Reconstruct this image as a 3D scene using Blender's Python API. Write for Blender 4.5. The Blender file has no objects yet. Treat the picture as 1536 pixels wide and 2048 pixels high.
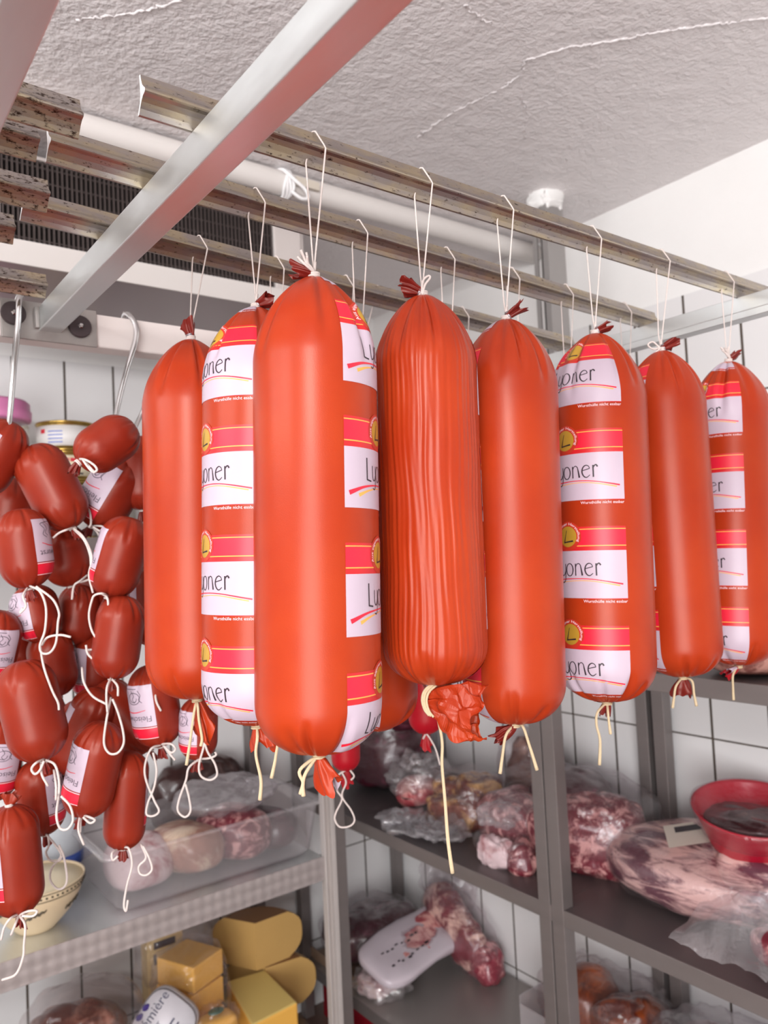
import bpy, math, random
import numpy as np
from mathutils import Matrix, Vector

sc = bpy.context.scene
H = 1.62                      # height of the camera above the floor

# ------------------------------------------------------------------ camera
YAW, PIT, ROL, FPX = math.radians(52.80133), math.radians(2.80084), math.radians(-2.77534), 1541.248
fwd = np.array([math.cos(PIT)*math.cos(YAW), math.cos(PIT)*math.sin(YAW), math.sin(PIT)])
rgt0 = np.array([math.sin(YAW), -math.cos(YAW), 0.0])
up0 = np.cross(rgt0, fwd)
rgt = math.cos(ROL)*rgt0 + math.sin(ROL)*up0
upv = -math.sin(ROL)*rgt0 + math.cos(ROL)*up0
cam = bpy.data.cameras.new('camera')
cam.sensor_fit = 'HORIZONTAL'; cam.sensor_width = 36.0
cam.lens = FPX/1536*36.0
cam.clip_start = 0.02
cam.dof.use_dof = True; cam.dof.focus_distance = 0.78; cam.dof.aperture_fstop = 9.5
camo = bpy.data.objects.new('camera', cam)
M4 = Matrix.Identity(4)
for i in range(3):
    M4[i][0] = rgt[i]; M4[i][1] = upv[i]; M4[i][2] = -fwd[i]
M4[2][3] = H
camo.matrix_world = M4
sc.collection.objects.link(camo)
sc.camera = camo

# ------------------------------------------------------------------ light
sc.view_settings.view_transform = 'Standard'
sc.view_settings.look = 'None'
sc.view_settings.gamma = 1.0
sc.view_settings.exposure = 0.21
sc.view_settings.use_curve_mapping = False
world = bpy.data.worlds.new('world'); sc.world = world
world.use_nodes = True
world.node_tree.nodes['Background'].inputs[0].default_value = (0.9, 0.85, 0.88, 1)
world.node_tree.nodes['Background'].inputs[1].default_value = 0.15

def area(name, loc, target, sx, sy, power, col=(1, 1, 1)):
    l = bpy.data.lights.new(name, 'AREA'); l.shape = 'RECTANGLE'
    l.size = sx; l.size_y = sy; l.energy = power; l.color = col
    o = bpy.data.objects.new(name, l); sc.collection.objects.link(o)
    o.location = loc
    d = Vector(target) - Vector(loc)
    o.rotation_euler = d.to_track_quat('-Z', 'Y').to_euler()
    return o
# fluorescent tube along the wall at the left, lamp on the ceiling behind the photographer, and a broad fill light added to brighten the scene
area('tube_lamp', (-1.6, 0.9, H+0.68), (0.9, 0.95, H+0.66), 1.6, 0.12, 17, (0.97, 0.99, 1.0))
area('ceiling_lamp', (-1.0, -1.0, H+0.72), (0.6, 0.8, H+0.45), 0.6, 0.14, 21, (1.0, 0.985, 0.98))
area('fill_light', (-1.9, -2.0, H-0.50), (0.75, 0.6, H-0.38), 2.4, 2.0, 125, (0.98, 0.99, 1.0))

# ------------------------------------------------------------------ pixel -> point at a known depth
def ray(px, py):
    return rgt*((px-768)/FPX) - upv*((py-1024)/FPX) + fwd
def at_d(px, py, d): return ray(px, py)*d + np.array([0, 0, H])
def at_x(px, py, X): r = ray(px, py); return r*(X/r[0]) + np.array([0, 0, H])
def at_y(px, py, Y): r = ray(px, py); return r*(Y/r[1]) + np.array([0, 0, H])
def at_z(px, py, Z): r = ray(px, py); return r*((Z-H)/r[2]) + np.array([0, 0, H])

# ------------------------------------------------------------------ materials
def lin(c):
    return tuple((x/12.92 if x <= 0.04045 else ((x+0.055)/1.055)**2.4) for x in c)
def rgb(r, g, b): return lin((r/255, g/255, b/255)) + (1.0,)

class NT:
    def __init__(s, name):
        s.m = bpy.data.materials.new(name); s.m.use_nodes = True
        s.t = s.m.node_tree; s.t.nodes.clear()
        s.out = s.t.nodes.new('ShaderNodeOutputMaterial')
    def n(s, typ, **kw):
        nd = s.t.nodes.new(typ)
        for k, v in kw.items():
            if k.startswith('_'): setattr(nd, k[1:], v)
            else:
                key = int(k[1:]) if k[0] == 'i' and k[1:].isdigit() else k.replace('__', ' ')
                if isinstance(v, bpy.types.NodeSocket): s.t.links.new(v, nd.inputs[key])
                else: nd.inputs[key].default_value = v
        return nd
    def math(s, op, a, b=0.0, c=0.0):
        return s.n('ShaderNodeMath', _operation=op, i0=a, i1=b, i2=c).outputs[0]
    def ramp(s, fac, stops):
        r = s.t.nodes.new('ShaderNodeValToRGB'); s.t.links.new(fac, r.inputs[0])
        e = r.color_ramp.elements
        while len(e) < len(stops): e.new(0.5)
        for i, (p, c) in enumerate(stops): e[i].position = p; e[i].color = c
        return r.outputs[0]
    def mix(s, fac, a, b):
        m = s.t.nodes.new('ShaderNodeMix'); m.data_type = 'RGBA'
        for sock, v in ((m.inputs[0], fac), (m.inputs[6], a), (m.inputs[7], b)):
            if isinstance(v, bpy.types.NodeSocket): s.t.links.new(v, sock)
            else: sock.default_value = v
        return m.outputs[2]
    def obj(s): return s.t.nodes.new('ShaderNodeTexCoord').outputs['Object']
    def noise(s, scale, detail=3, vec=None, rough=0.55, dist=0.0):
        nd = s.n('ShaderNodeTexNoise', Scale=scale, Detail=detail, Roughness=rough, Distortion=dist)
        s.t.links.new(vec if vec is not None else s.obj(), nd.inputs['Vector'])
        return nd.outputs[0]
    def mapping(s, scale):
        m = s.t.nodes.new('ShaderNodeMapping'); m.inputs['Scale'].default_value = scale
        s.t.links.new(s.obj(), m.inputs['Vector']); return m.outputs[0]
    def bump(s, h, strength=0.3, dist=0.001):
        return s.n('ShaderNodeBump', Strength=strength, Distance=dist, Height=h).outputs[0]
    def principled(s, **kw):
        p = s.n('ShaderNodeBsdfPrincipled', **kw); s.t.links.new(p.outputs[0], s.out.inputs[0]); return p

def simple(name, col, rough=0.5, metal=0.0, **kw):
    t = NT(name); t.principled(Base__Color=col, Roughness=rough, Metallic=metal, **kw); return t.m

def mk_casing(name, c1, c2, rough=0.32):
    t = NT(name)
    n = t.noise(9, 3)
    col = t.mix(t.ramp(n, [(0.35, (0, 0, 0, 1)), (0.68, (1, 1, 1, 1))]), c1, c2)
    b = t.bump(t.noise(900, 2), 0.10, 0.0006)
    t.principled(Base__Color=col, Roughness=rough, Normal=b, Subsurface__Weight=0.06, Subsurface__Radius=(0.006, 0.002, 0.001), Specular__IOR__Level=0.33, Specular__Tint=(1.0, 0.86, 0.78, 1))
    return t.m
CASING = mk_casing('orange_casing', rgb(172, 56, 21), rgb(161, 46, 18))
CASING_IN = mk_casing('casing_tail', rgb(128, 34, 26), rgb(104, 26, 22), 0.3)
CASING_OR = mk_casing('casing_tail_orange', rgb(184, 62, 22), rgb(160, 46, 20), 0.34)
CASING_S = mk_casing('brown_red_casing', rgb(146, 46, 26), rgb(130, 36, 22), 0.34)
CASING_R = mk_casing('crimson_casing', rgb(176, 14, 34), rgb(160, 8, 26), 0.4)
WHITE = simple('label_white', rgb(192, 174, 188), 0.42)
RED = simple('label_red', rgb(222, 30, 56), 0.4)
RED2 = simple('label_dark_red', rgb(204, 34, 40), 0.4)
SEALR = simple('label_seal_ring', rgb(190, 52, 34), 0.4)
YEL = simple('label_yellow', rgb(240, 170, 80), 0.4)
GOLD = simple('label_gold', rgb(190, 148, 52), 0.35, 0.15)
INK = simple('label_ink', rgb(46, 32, 40), 0.5)
GREYINK = simple('label_grey_ink', rgb(96, 84, 96), 0.5)
PRINTW = simple('label_print_white', rgb(246, 214, 220), 0.45)
LABELMATS = [WHITE, RED, RED2, SEALR, YEL, GOLD, INK, PRINTW, GREYINK]
W_, R_, R2_, S_, Y_, G_, I_, P_, GI_ = range(9)

def mk_string(name, c):
    t = NT(name)
    t.principled(Base__Color=t.mix(t.noise(700, 2), c, tuple(x*0.78 for x in c[:3])+(1,)), Roughness=0.9, Normal=t.bump(t.noise(1400, 2), 0.6, 0.0008))
    return t.m
COTTON = mk_string('cotton_string', rgb(226, 212, 206))
JUTE = mk_string('pale_twine', rgb(218, 196, 160))
CLIP = simple('clip_metal', rgb(170, 160, 165), 0.35, 0.9)

def mk_steel(name, c, rough, metal, var=0.25, scale=(30, 30, 30), bump=0.08):
    t = NT(name)
    n = t.noise(1.0, 5, t.mapping(scale))
    col = t.mix(n, tuple(x*(1-var) for x in c[:3])+(1,), c)
    r = t.n('ShaderNodeMapRange', Value=n, i3=rough-0.08, i4=rough+0.12).outputs[0]
    t.principled(Base__Color=col, Roughness=r, Metallic=metal, Normal=t.bump(n, bump, 0.0005)); return t.m
GALV = mk_steel('galvanised_steel', rgb(226, 230, 230), 0.40, 0.86, 0.14, (60, 12, 60))
STEEL = mk_steel('shelf_steel', rgb(142, 134, 132), 0.42, 0.6, 0.12, (8, 8, 60))
SHELFTOP = mk_steel('shelf_top_steel', rgb(112, 104, 104), 0.4, 0.55, 0.15, (14, 14, 14))
CHROME = simple('chrome', rgb(205, 203, 203), 0.16, 1.0)
DARKM = simple('dark_rubber', rgb(62, 50, 52), 0.55)
def mk_rail(name, dirt):
    t = NT(name)
    big = t.noise(1.0, 4, t.mapping((22, 70, 70)))
    fine = t.noise(1.0, 6, t.mapping((120, 260, 260)), 0.7)
    base = t.mix(t.ramp(big, [(0.4, (0, 0, 0, 1)), (0.65, (1, 1, 1, 1))]), rgb(158, 150, 146), rgb(176, 162, 138))
    spots = t.ramp(fine, [(0.50+0.16*(1-dirt), (0, 0, 0, 1)), (0.60+0.14*(1-dirt), (1, 1, 1, 1))])
    col = t.mix(spots, base, rgb(58, 42, 34))
    t.principled(Base__Color=col, Roughness=0.36, Metallic=0.9, Normal=t.bump(fine, 0.15, 0.0008)); return t.m
RAIL = mk_rail('weathered_aluminium', 0.45)
RAILD = mk_rail('stained_aluminium', 0.85)
RAILEND = simple('sawn_aluminium', rgb(238, 236, 236), 0.4, 0.2)
PAINT = mk_steel('white_paint', rgb(226, 216, 212), 0.45, 0.0, 0.08, (10, 10, 10))
WPLASTIC = simple('white_plastic', rgb(226, 220, 216), 0.4)
FIN = simple('dark_fins', rgb(84, 74, 72), 0.5, 0.3)
FINBACK = simple('dark_core', rgb(26, 21, 21), 0.8)

def mk_plaster(name, c, scale, strength, dist):
    t = NT(name)
    n1 = t.noise(scale, 3, rough=0.5); n2 = t.noise(scale*0.18, 4)
    h = t.math('ADD', n1, t.math('MULTIPLY', n2, 1.6))
    col = t.mix(n2, tuple(x*0.94 for x in c[:3])+(1,), c)
    t.principled(Base__Color=col, Roughness=0.42, Normal=t.bump(h, strength, dist)); return t.m
CEIL = mk_plaster('ceiling_stucco', rgb(240, 234, 234), 95, 0.6, 0.008)
PLASTER = mk_plaster('wall_plaster', rgb(244, 242, 240), 40, 0.15, 0.004)

def mk_tiles(name, axis, u0, v0):
    t = NT(name)
    s = t.n('ShaderNodeSeparateXYZ', Vector=t.obj())
    def line(c, off, size, w):
        f = t.math('FRACT', t.math('DIVIDE', t.math('SUBTRACT', c, off), size))
        d = t.math('ABSOLUTE', t.math('SUBTRACT', f, 0.5))
        return t.math('GREATER_THAN', d, 0.5 - w/size/2)
    g = t.math('MAXIMUM', line(s.outputs[axis], u0, 0.15, 0.0068), line(s.outputs['Z'], v0, 0.29, 0.0045))
    nz = t.noise(30, 3)
    grout = t.mix(nz, rgb(66, 58, 50), rgb(92, 80, 70))
    col = t.mix(g, t.mix(t.noise(3, 2), rgb(226, 224, 224), rgb(236, 234, 234)), grout)
    rr = t.math('ADD', t.math('MULTIPLY', g, 0.6), 0.22)
    t.principled(Base__Color=col, Roughness=rr, Normal=t.bump(t.math('SUBTRACT', 1.0, g), 0.5, 0.002)); return t.m

def mk_meat(name, red, fat, amount=0.5, scale=14, stretch=(1, 1, 1), rough=0.3):
    t = NT(name)
    v = t.mapping(stretch)
    n = t.noise(scale, 6, v, 0.64, 0.55)
    n2 = t.noise(scale*3, 3, v)
    lo = 0.62 - amount*0.32
    f = t.ramp(n, [(lo, (0, 0, 0, 1)), (lo+0.13, (1, 1, 1, 1))])
    dark = tuple(x*0.5 for x in red[:3])+(1,)
    col = t.mix(f, t.mix(n2, dark, red), fat)
    t.principled(Base__Color=col, Roughness=rough, Normal=t.bump(n2, 0.3, 0.004), Coat__Weight=0.3); return t.m
MEAT = mk_meat('marbled_meat', rgb(132, 46, 60), rgb(214, 158, 154), 0.42, 30)
MEAT_D = mk_meat('dark_meat', rgb(74, 18, 34), rgb(120, 56, 76), 0.18, 20)
MEAT_V = mk_meat('trimmed_beef', rgb(112, 58, 74), rgb(218, 178, 172), 0.56, 13, (1.6, 0.55, 2.6))
MEAT_P = mk_meat('pink_meat', rgb(196, 84, 92), rgb(232, 176, 168), 0.5, 18)
MEAT_B = mk_meat('cured_meat', rgb(132, 66, 50), rgb(206, 156, 92), 0.42, 14)
MEAT_M = mk_meat('marinated_meat', rgb(138, 58, 22), rgb(178, 88, 36), 0.4, 16)
MEAT_W = mk_meat('white_fat_meat', rgb(190, 90, 96), rgb(230, 206, 208), 0.85, 7)

def mk_film(name, tint, milky, gloss, bscale=60, gmax=0.24):
    t = NT(name)
    tr = t.n('ShaderNodeBsdfTransparent', Color=tint)
    nz = t.noise(bscale, 3, rough=0.5, dist=0.8)
    nb = t.bump(nz, 0.6, 0.006)
    gl = t.n('ShaderNodeBsdfGlossy', Color=(1, 1, 1, 1), Roughness=0.09, Normal=nb)
    df = t.n('ShaderNodeBsdfDiffuse', Color=(0.85, 0.8, 0.82, 1), Normal=nb)
    fr = t.n('ShaderNodeLayerWeight', Blend=0.35, Normal=nb)
    f = t.n('ShaderNodeMapRange', Value=fr.outputs['Facing'], i3=gloss, i4=min(1, gloss+gmax)).outputs[0]
    m1 = t.n('ShaderNodeMixShader', i0=milky, i1=tr.outputs[0], i2=df.outputs[0])
    m2 = t.n('ShaderNodeMixShader', i0=f, i1=m1.outputs[0], i2=gl.outputs[0])
    t.t.links.new(m2.outputs[0], t.out.inputs[0]); return t.m
FILM = mk_film('clear_film', (0.97, 0.95, 0.96, 1), 0.025, 0.05, 60, 0.18)
FILM_M = mk_film('milky_film', (0.92, 0.9, 0.92, 1), 0.20, 0.06, 30)
TUBP = mk_film('frosted_plastic', (0.93, 0.92, 0.93, 1), 0.20, 0.06, 6)
GLASS = mk_film('jar_glass', (0.86, 0.86, 0.82, 1), 0.12, 0.10, 6)

# ------------------------------------------------------------------ mesh helpers
def sn(P, f, seed, n=7):
    r = np.random.RandomState(seed); o = np.zeros(len(P))
    for _ in range(n):
        d = r.normal(size=3); d /= np.linalg.norm(d)
        o += np.sin(P @ d*f*r.uniform(0.6, 1.7) + r.uniform(0, 6.28))
    return o/math.sqrt(n)

class MB:
    def __init__(s): s.v = []; s.f = []; s.mi = []; s.nv = 0
    def add(s, V, F, mi=0):
        V = np.asarray(V, float).reshape(-1, 3); s.v.append(V)
        s.f += [tuple(i+s.nv for i in q) for q in F]
        s.mi += [mi]*len(F) if isinstance(mi, int) else list(mi)
        s.nv += len(V); return s
    def box(s, a, b, mi=0, R=None, o=None):
        a = np.array(a, float); b = np.array(b, float)
        V = np.array([[x, y, z] for x in (a[0], b[0]) for y in (a[1], b[1]) for z in (a[2], b[2])])
        if R is not None:
            o = (a+b)/2 if o is None else np.array(o); V = (V-o) @ np.array(R).T + o
        return s.add(V, [(0, 1, 3, 2), (4, 6, 7, 5), (0, 4, 5, 1), (2, 3, 7, 6), (0, 2, 6, 4), (1, 5, 7, 3)], mi)
    def tube(s, pts, r, n=8, mi=0, smooth=6, closed=False):
        P = np.array(pts, float)
        if smooth and len(P) > 2: P = spline(P, smooth)
        rr = np.full(len(P), r) if np.isscalar(r) else np.interp(np.linspace(0, 1, len(P)), np.linspace(0, 1, len(r)), r)
        T = np.gradient(P, axis=0); T /= np.linalg.norm(T, axis=1)[:, None]+1e-12
        a = np.array([0.3, 0.5, 0.81]); u = np.cross(T[0], a); u /= np.linalg.norm(u)
        V = []; ang = np.linspace(0, 2*math.pi, n, endpoint=False)
        for i in range(len(P)):
            u = u - T[i]*(u @ T[i]); u /= np.linalg.norm(u)+1e-12; w = np.cross(T[i], u)
            V.append(P[i] + rr[i]*(np.cos(ang)[:, None]*u + np.sin(ang)[:, None]*w))
        V = np.concatenate(V); F = []
        for i in range(len(P)-1):
            for j in range(n):
                k = (j+1) % n; F.append((i*n+j, i*n+k, (i+1)*n+k, (i+1)*n+j))
        F.append(tuple(range(n-1, -1, -1))); F.append(tuple((len(P)-1)*n+j for j in range(n)))
        return s.add(V, F, mi)
    def lathe(s, prof, c, n=40, mi=0, fn=None, R=None):
        prof = np.array(prof, float); ang = np.linspace(0, 2*math.pi, n, endpoint=False)
        V = np.array([[r*math.cos(a), r*math.sin(a), z] for r, z in prof for a in ang])
        if fn: V = fn(V)
        if R is not None: V = V @ np.array(R).T
        V = V + np.array(c); F = []
        m = len(prof)
        for i in range(m-1):
            for j in range(n):
                k = (j+1) % n; F.append((i*n+j, i*n+k, (i+1)*n+k, (i+1)*n+j))
        if prof[0][0] > 1e-6: F.append(tuple(range(n-1, -1, -1)))
        if prof[-1][0] > 1e-6: F.append(tuple((m-1)*n+j for j in range(n)))
        return s.add(V, F, mi)
    def blob(s, c, h, yaw=0, e1=0.7, e2=0.8, amp=0.0, freq=20, seed=1, flat=None, nu=44, nv=26, mi=0, amp2=0.0, tilt=(0, 0)):
        th = np.linspace(0, 2*math.pi, nu, endpoint=False); ph = np.linspace(-math.pi/2, math.pi/2, nv)
        pw = lambda x, e: np.sign(x)*np.abs(x)**e
        V = np.array([[pw(math.cos(p), e1)*pw(math.cos(t), e2), pw(math.cos(p), e1)*pw(math.sin(t), e2), pw(math.sin(p), e1)] for p in ph for t in th])
        N = V/np.linalg.norm(V, axis=1)[:, None]
        V = V*np.array(h)
        d = amp*sn(V, freq, seed) + amp2*(np.abs(sn(V, freq*3, seed+5))-0.7)
        V = V + N*d[:, None]
        if flat is not None: V[:, 2] = np.where(V[:, 2] < -h[2]*flat, -h[2]*flat + (V[:, 2]+h[2]*flat)*0.08, V[:, 2])
        Rm = Matrix.Rotation(yaw, 3, 'Z') @ Matrix.Rotation(tilt[1], 3, 'Y') @ Matrix.Rotation(tilt[0], 3, 'X')
        V = V @ np.array(Rm).T + np.array(c); F = []
        for i in range(nv-1):
            for j in range(nu):
                k = (j+1) % nu; F.append((i*nu+j, i*nu+k, (i+1)*nu+k, (i+1)*nu+j))
        return s.add(V, F, mi)

def spline(P, k):
    P = np.asarray(P, float); Q = np.vstack([2*P[0]-P[1], P, 2*P[-1]-P[-2]]); out = []
    for i in range(1, len(Q)-2):
        for t in np.linspace(0, 1, k, endpoint=False):
            a, b, c, d = Q[i-1], Q[i], Q[i+1], Q[i+2]
            out.append(0.5*((2*b)+(c-a)*t+(2*a-5*b+4*c-d)*t*t+(3*b-a-3*c+d)*t**3))
    out.append(P[-1]); return np.array(out)

def meshobj(name, mb, mats, loc, smooth=True, parent=None, bevel=0.0):
    V = np.concatenate(mb.v) - np.array(loc)
    me = bpy.data.meshes.new(name); me.from_pydata(V.tolist(), [], mb.f)
    mats = mats if isinstance(mats, list) else [mats]
    for m in mats: me.materials.append(m)
    if len(mats) > 1: me.polygons.foreach_set('material_index', mb.mi)
    me.polygons.foreach_set('use_smooth', [bool(smooth)]*len(me.polygons))
    me.update()
    o = bpy.data.objects.new(name, me); sc.collection.objects.link(o)
    if parent is not None: o.parent = parent; o.location = Vector(loc) - Vector(parent['_w'])
    else: o.location = loc
    if bevel:
        b = o.modifiers.new('bevel', 'BEVEL'); b.width = bevel; b.segments = 2; b.limit_method = 'ANGLE'
    return o

def tag(o, label, cat, group=None):
    o['label'] = label; o['category'] = cat
    if group: o['group'] = group
    return o
def thing(name, label, cat, loc, group=None):
    o = bpy.data.objects.new(name, None); sc.collection.objects.link(o)
    o.empty_display_size = 0.02
    o.location = [float(x) for x in loc]; o['_w'] = [float(x) for x in loc]
    return tag(o, label, cat, group)
def part(th, name, mb, mats, smooth=True, bevel=0.0, label=None):
    o = meshobj(name, mb, mats, th['_w'], smooth, None, bevel)
    o.parent = th; o.location = (0, 0, 0)
    if label: o['label'] = label
    o['_w'] = list(th['_w']); return o
def sub(p, name, mb, mats, smooth=True, bevel=0.0): 
    o = meshobj(name, mb, mats, p['_w'], smooth, None, bevel); o.parent = p; o.location = (0, 0, 0); return o
def single(name, mb, mats, label, cat, group=None, smooth=True, bevel=0.0):
    V = np.concatenate(mb.v); c = (V.min(0)+V.max(0))/2; c[2] = V[:, 2].min()
    return tag(meshobj(name, mb, mats, [float(x) for x in c], smooth, None, bevel), label, cat, group)
def structure(name, mb, mats, smooth=False):
    o = meshobj(name, mb, mats, (0, 0, 0), smooth); o['kind'] = 'structure'; return o

# ------------------------------------------------------------------ the room
XW, YW, ZC = 1.87, 2.48, H+0.944
XB, YB = -2.7, -2.6
TT = H+0.632
def wallquad(mb, pts, mi=0): mb.add(pts, [(0, 1, 2, 3)], mi)
TILE_R = mk_tiles('wall_tiles_right', 'Y', 1.556, H-0.525)
TILE_L = mk_tiles('wall_tiles_left', 'X', 0.508, H-1.105)
m = MB()
m.box((XW, YB, 0), (XW+0.1, YW+0.1, ZC), 0).box((XW-0.007, YB, 0), (XW+0.01, YW, TT), 1)
structure('wall_right', m, [PLASTER, TILE_R])
m = MB()
m.box((XB, YW, 0), (XW, YW+0.1, ZC), 0).box((XB, YW-0.007, 0), (XW-0.007, YW+0.01, TT), 1)
structure('wall_back', m, [PLASTER, TILE_L])
m = MB(); m.box((XB-0.1, YB, 0), (XB, YW+0.1, ZC)); structure('wall_left', m, PLASTER)
m = MB(); m.box((XB-0.1, YB-0.1, 0), (XW+0.1, YB, ZC)); structure('wall_front', m, PLASTER)
m = MB(); m.box((XB-0.1, YB-0.1, -0.1), (XW+0.1, YW+0.1, 0)); structure('floor', m, simple('floor_tiles', rgb(120, 96, 86), 0.45))
# ceiling with raised plaster seams
m = MB(); m.box((XB-0.1, YB-0.1, ZC), (XW+0.1, YW+0.1, ZC+0.1))
def seam(pxs, r, seed):
    P = np.array([at_z(x, y, ZC) for x, y in pxs]); P = spline(P, 14)
    rs = np.random.RandomState(seed)
    P[:, :2] += rs.normal(scale=0.0025, size=(len(P), 2)); P[:, 2] = ZC + 0.0012
    m.tube(P, [max(0.0007, r*(0.7+0.6*rs.rand())) for _ in range(len(P))], 6, smooth=0)
seam([(1048, 122), (1130, 97), (1220, 82), (1330, 62), (1420, 50), (1536, 36), (1640, 20)], 0.0034, 1)
seam([(1052, 120), (1030, 160), (960, 198), (890, 235), (832, 278)], 0.0026, 2)
seam([(1040, 140), (1046, 200), (1056, 232), (1050, 278)], 0.0022, 3)
seam([(930, 10), (955, 32), (985, 48)], 0.003, 4)
seam([(150, 40), (240, 30), (330, 10), (420, -20)], 0.003, 5)
co = structure('ceiling', m, CEIL, True)
for i in range(6): co.data.polygons[i].use_smooth = False

# ------------------------------------------------------------------ steel channel and the pipe
x0, x1, y0, y1 = 1.597, 1.668, 1.325, 1.375
m = MB()
m.box((x0, y0, H+0.22), (x1, y0+0.005, ZC)).box((x0, y0+0.005, H+0.22), (x0+0.004, y0+0.018, ZC)).box((x0, y1-0.014, H+0.22), (x0+0.004, y1, ZC))
m.box((x1-0.004, y0+0.005, H+0.22), (x1, y1, ZC)).box((x0+0.03, y1-0.004, H+0.22), (x1-0.004, y1, ZC))
t = thing('ceiling_post', 'grey steel channel post with a dark slot hanging from the ceiling', 'post', ((x0+x1)/2, (y0+y1)/2, H+0.22))
part(t, 'channel', m, mk_steel('channel_steel', rgb(164, 160, 158), 0.4, 0.5, 0.1), False)
m = MB(); m.blob(((x0+x1)/2-0.004, (y0+y1)/2, ZC-0.012), (0.047, 0.036, 0.028), 0, 0.6, 0.4, 0.006, 90, 3, amp2=0.006)
part(t, 'plaster_collar', m, simple('white_filler', rgb(240, 238, 236), 0.6), True, label='ragged white plaster around the top of the post')

m = MB(); m.tube([(-0.9, 1.6, H+0.905), (0.5, 1.6, H+0.907), (XW-0.008, 1.6, H+0.911)], 0.029, 24, smooth=8)
t = thing('pipe', 'thick white insulated pipe running just under the ceiling', 'pipe', (0.5, 1.6, H+0.88))
part(t, 'insulated_tube', m, WPLASTIC)
m = MB()
cx = at_y(572, 370, 1.57)[0]
for k in range(4):
    a = np.linspace(0, 2*math.pi, 20)
    m.tube([(cx+0.006*k+0.004*math.sin(3*q+k), 1.6+0.034*math.cos(q), H+0.905+0.034*math.sin(q)) for q in a], 0.0042, 8, smooth=2)
m.tube([(cx-0.01, 1.565, H+0.925), (cx+0.02, 1.556, H+0.90), (cx+0.045, 1.556, H+0.885), (cx+0.055, 1.56, H+0.868), (cx+0.035, 1.56, H+0.862), (cx+0.01, 1.563, H+0.875)], 0.0045, 8)
part(t, 'wrapped_tape', m, simple('white_tape', rgb(246, 244, 244), 0.5), True, label='knotted white tape around the pipe')
m = MB(); m.box((cx+0.025, 1.56, H+0.895), (cx+0.09, 1.57, H+0.915))
part(t, 'bracket', m, simple('cream_bracket', rgb(214, 204, 190), 0.5), False)

# ------------------------------------------------------------------ evaporator
YE = 1.75
ex0, ex1 = 0.345, 1.005
ez0, ez1 = H+0.690, H+0.890
t = thing('evaporator', 'white cooling unit with dark vertical fins under the ceiling', 'cooling unit', ((ex0+ex1)/2, YE+0.3, H+0.60))
m = MB(); m.box((ex0, YE+0.02, ez0-0.01), (ex1, YE+0.45, ez1)); part(t, 'core', m, FINBACK, False)
m = MB()
for k in range(64): 
    x = ex0+0.003+k*(ex1-ex0)/64; m.box((x, YE+0.002, ez0), (x+0.0042, YE+0.03, ez1))
for k in range(6): m.box((ex0, YE+0.006, ez0+0.02+k*0.033), (ex1, YE+0.012, ez0+0.024+k*0.033))
part(t, 'fins', m, FIN, False)
m = MB(); m.box((ex0-0.03, YE-0.002, ez0-0.03), (ex0, YE+0.5, ez1+0.03)).box((ex1, YE-0.005, ez0-0.03), (ex1+0.082, YE+0.5, ez1+0.03)).box((ex1+0.086, YE+0.01, ez0-0.03), (ex1+0.10, YE+0.5, ez1+0.03))
m.box((ex0, YE-0.003, ez1), (ex1, YE+0.5, ez1+0.008))
part(t, 'housing', m, PAINT, False, 0.003)
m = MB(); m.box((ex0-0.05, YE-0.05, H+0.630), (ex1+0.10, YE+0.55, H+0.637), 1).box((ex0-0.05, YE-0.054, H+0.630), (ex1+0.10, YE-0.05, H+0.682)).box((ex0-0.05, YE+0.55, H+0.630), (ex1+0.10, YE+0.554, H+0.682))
part(t, 'drip_tray', m, [WPLASTIC, simple('shaded_tray_bottom', rgb(168, 156, 156), 0.35, 0.5)], False)  # grey bottom: shade on the white sheet put into the colour
m = MB()
for x in (ex0+0.02, ex1+0.04): m.box((x, YE+0.1, ez1+0.02), (x+0.03, YE+0.13, ZC)).box((x, YE+0.38, ez1+0.02), (x+0.03, YE+0.41, ZC))
part(t, 'hanger', m, STEEL, False)

# ------------------------------------------------------------------ the hanging rack
ZB, ZL = H+0.384, H+0.348
YR = 1.20
def crossbar(xa, xb, ya, yb, label, seams=False):
    m = MB(); m.box((xa, ya, ZL), (xb, yb, ZB))
    if seams: m.box((xa-0.0006, ya, ZL+0.011), (xa+0.001, yb, ZL+0.0125))
    t = thing('rack_crossbar', label, 'rack bar', ((xa+xb)/2, (ya+yb)/2, ZL), 'crossbars of the hanging rack')
    part(t, 'square_tube', m, GALV, False, 0.0015); return t
cb = crossbar(0.284, 0.315, -0.3, YR-0.004, 'pale galvanised square crossbar passing over the big sausages, bolted to a plate')
m = MB(); m.box((0.233, YR-0.005, H+0.333), (0.368, YR-0.0005, H+0.390)); m.tube([(0.2815, YR-0.008, ZL+0.002), (0.281, YR-0.008, ZL+0.018), (0.282, YR-0.008, ZB-0.002)], 0.005, 8)
part(cb, 'end_plate', m, mk_steel('plate_steel', rgb(176, 170, 166), 0.4, 0.5, 0.4, (40, 40, 40)), False, 0.001)
for px, py in ((27, 626), (160, 653)):
    c = at_y(px, py, YR-0.008); Rx = Matrix.Rotation(math.pi/2, 3, 'X')
    m = MB(); m.lathe([(0, 0.003), (0.016, 0.003), (0.017, 0.0015), (0.017, -0.003)], c, 28, R=Rx); w = part(cb, 'washer', m, DARKM, False)
    m = MB(); m.lathe([(0, 0.009), (0.003, 0.0085), (0.0046, 0.006), (0.0048, 0.003)], c, 6, R=Rx); sub(w, 'bolt', m, CHROME, False)
crossbar(1.227, 1.254, 0.1, YR-0.002, 'bright galvanised crossbar where the far ends of the rails rest', True)
crossbar(0.100, 0.131, -0.3, YR-0.002, 'shaded steel crossbar of the neighbouring rack carrying the stained rails')

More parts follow.
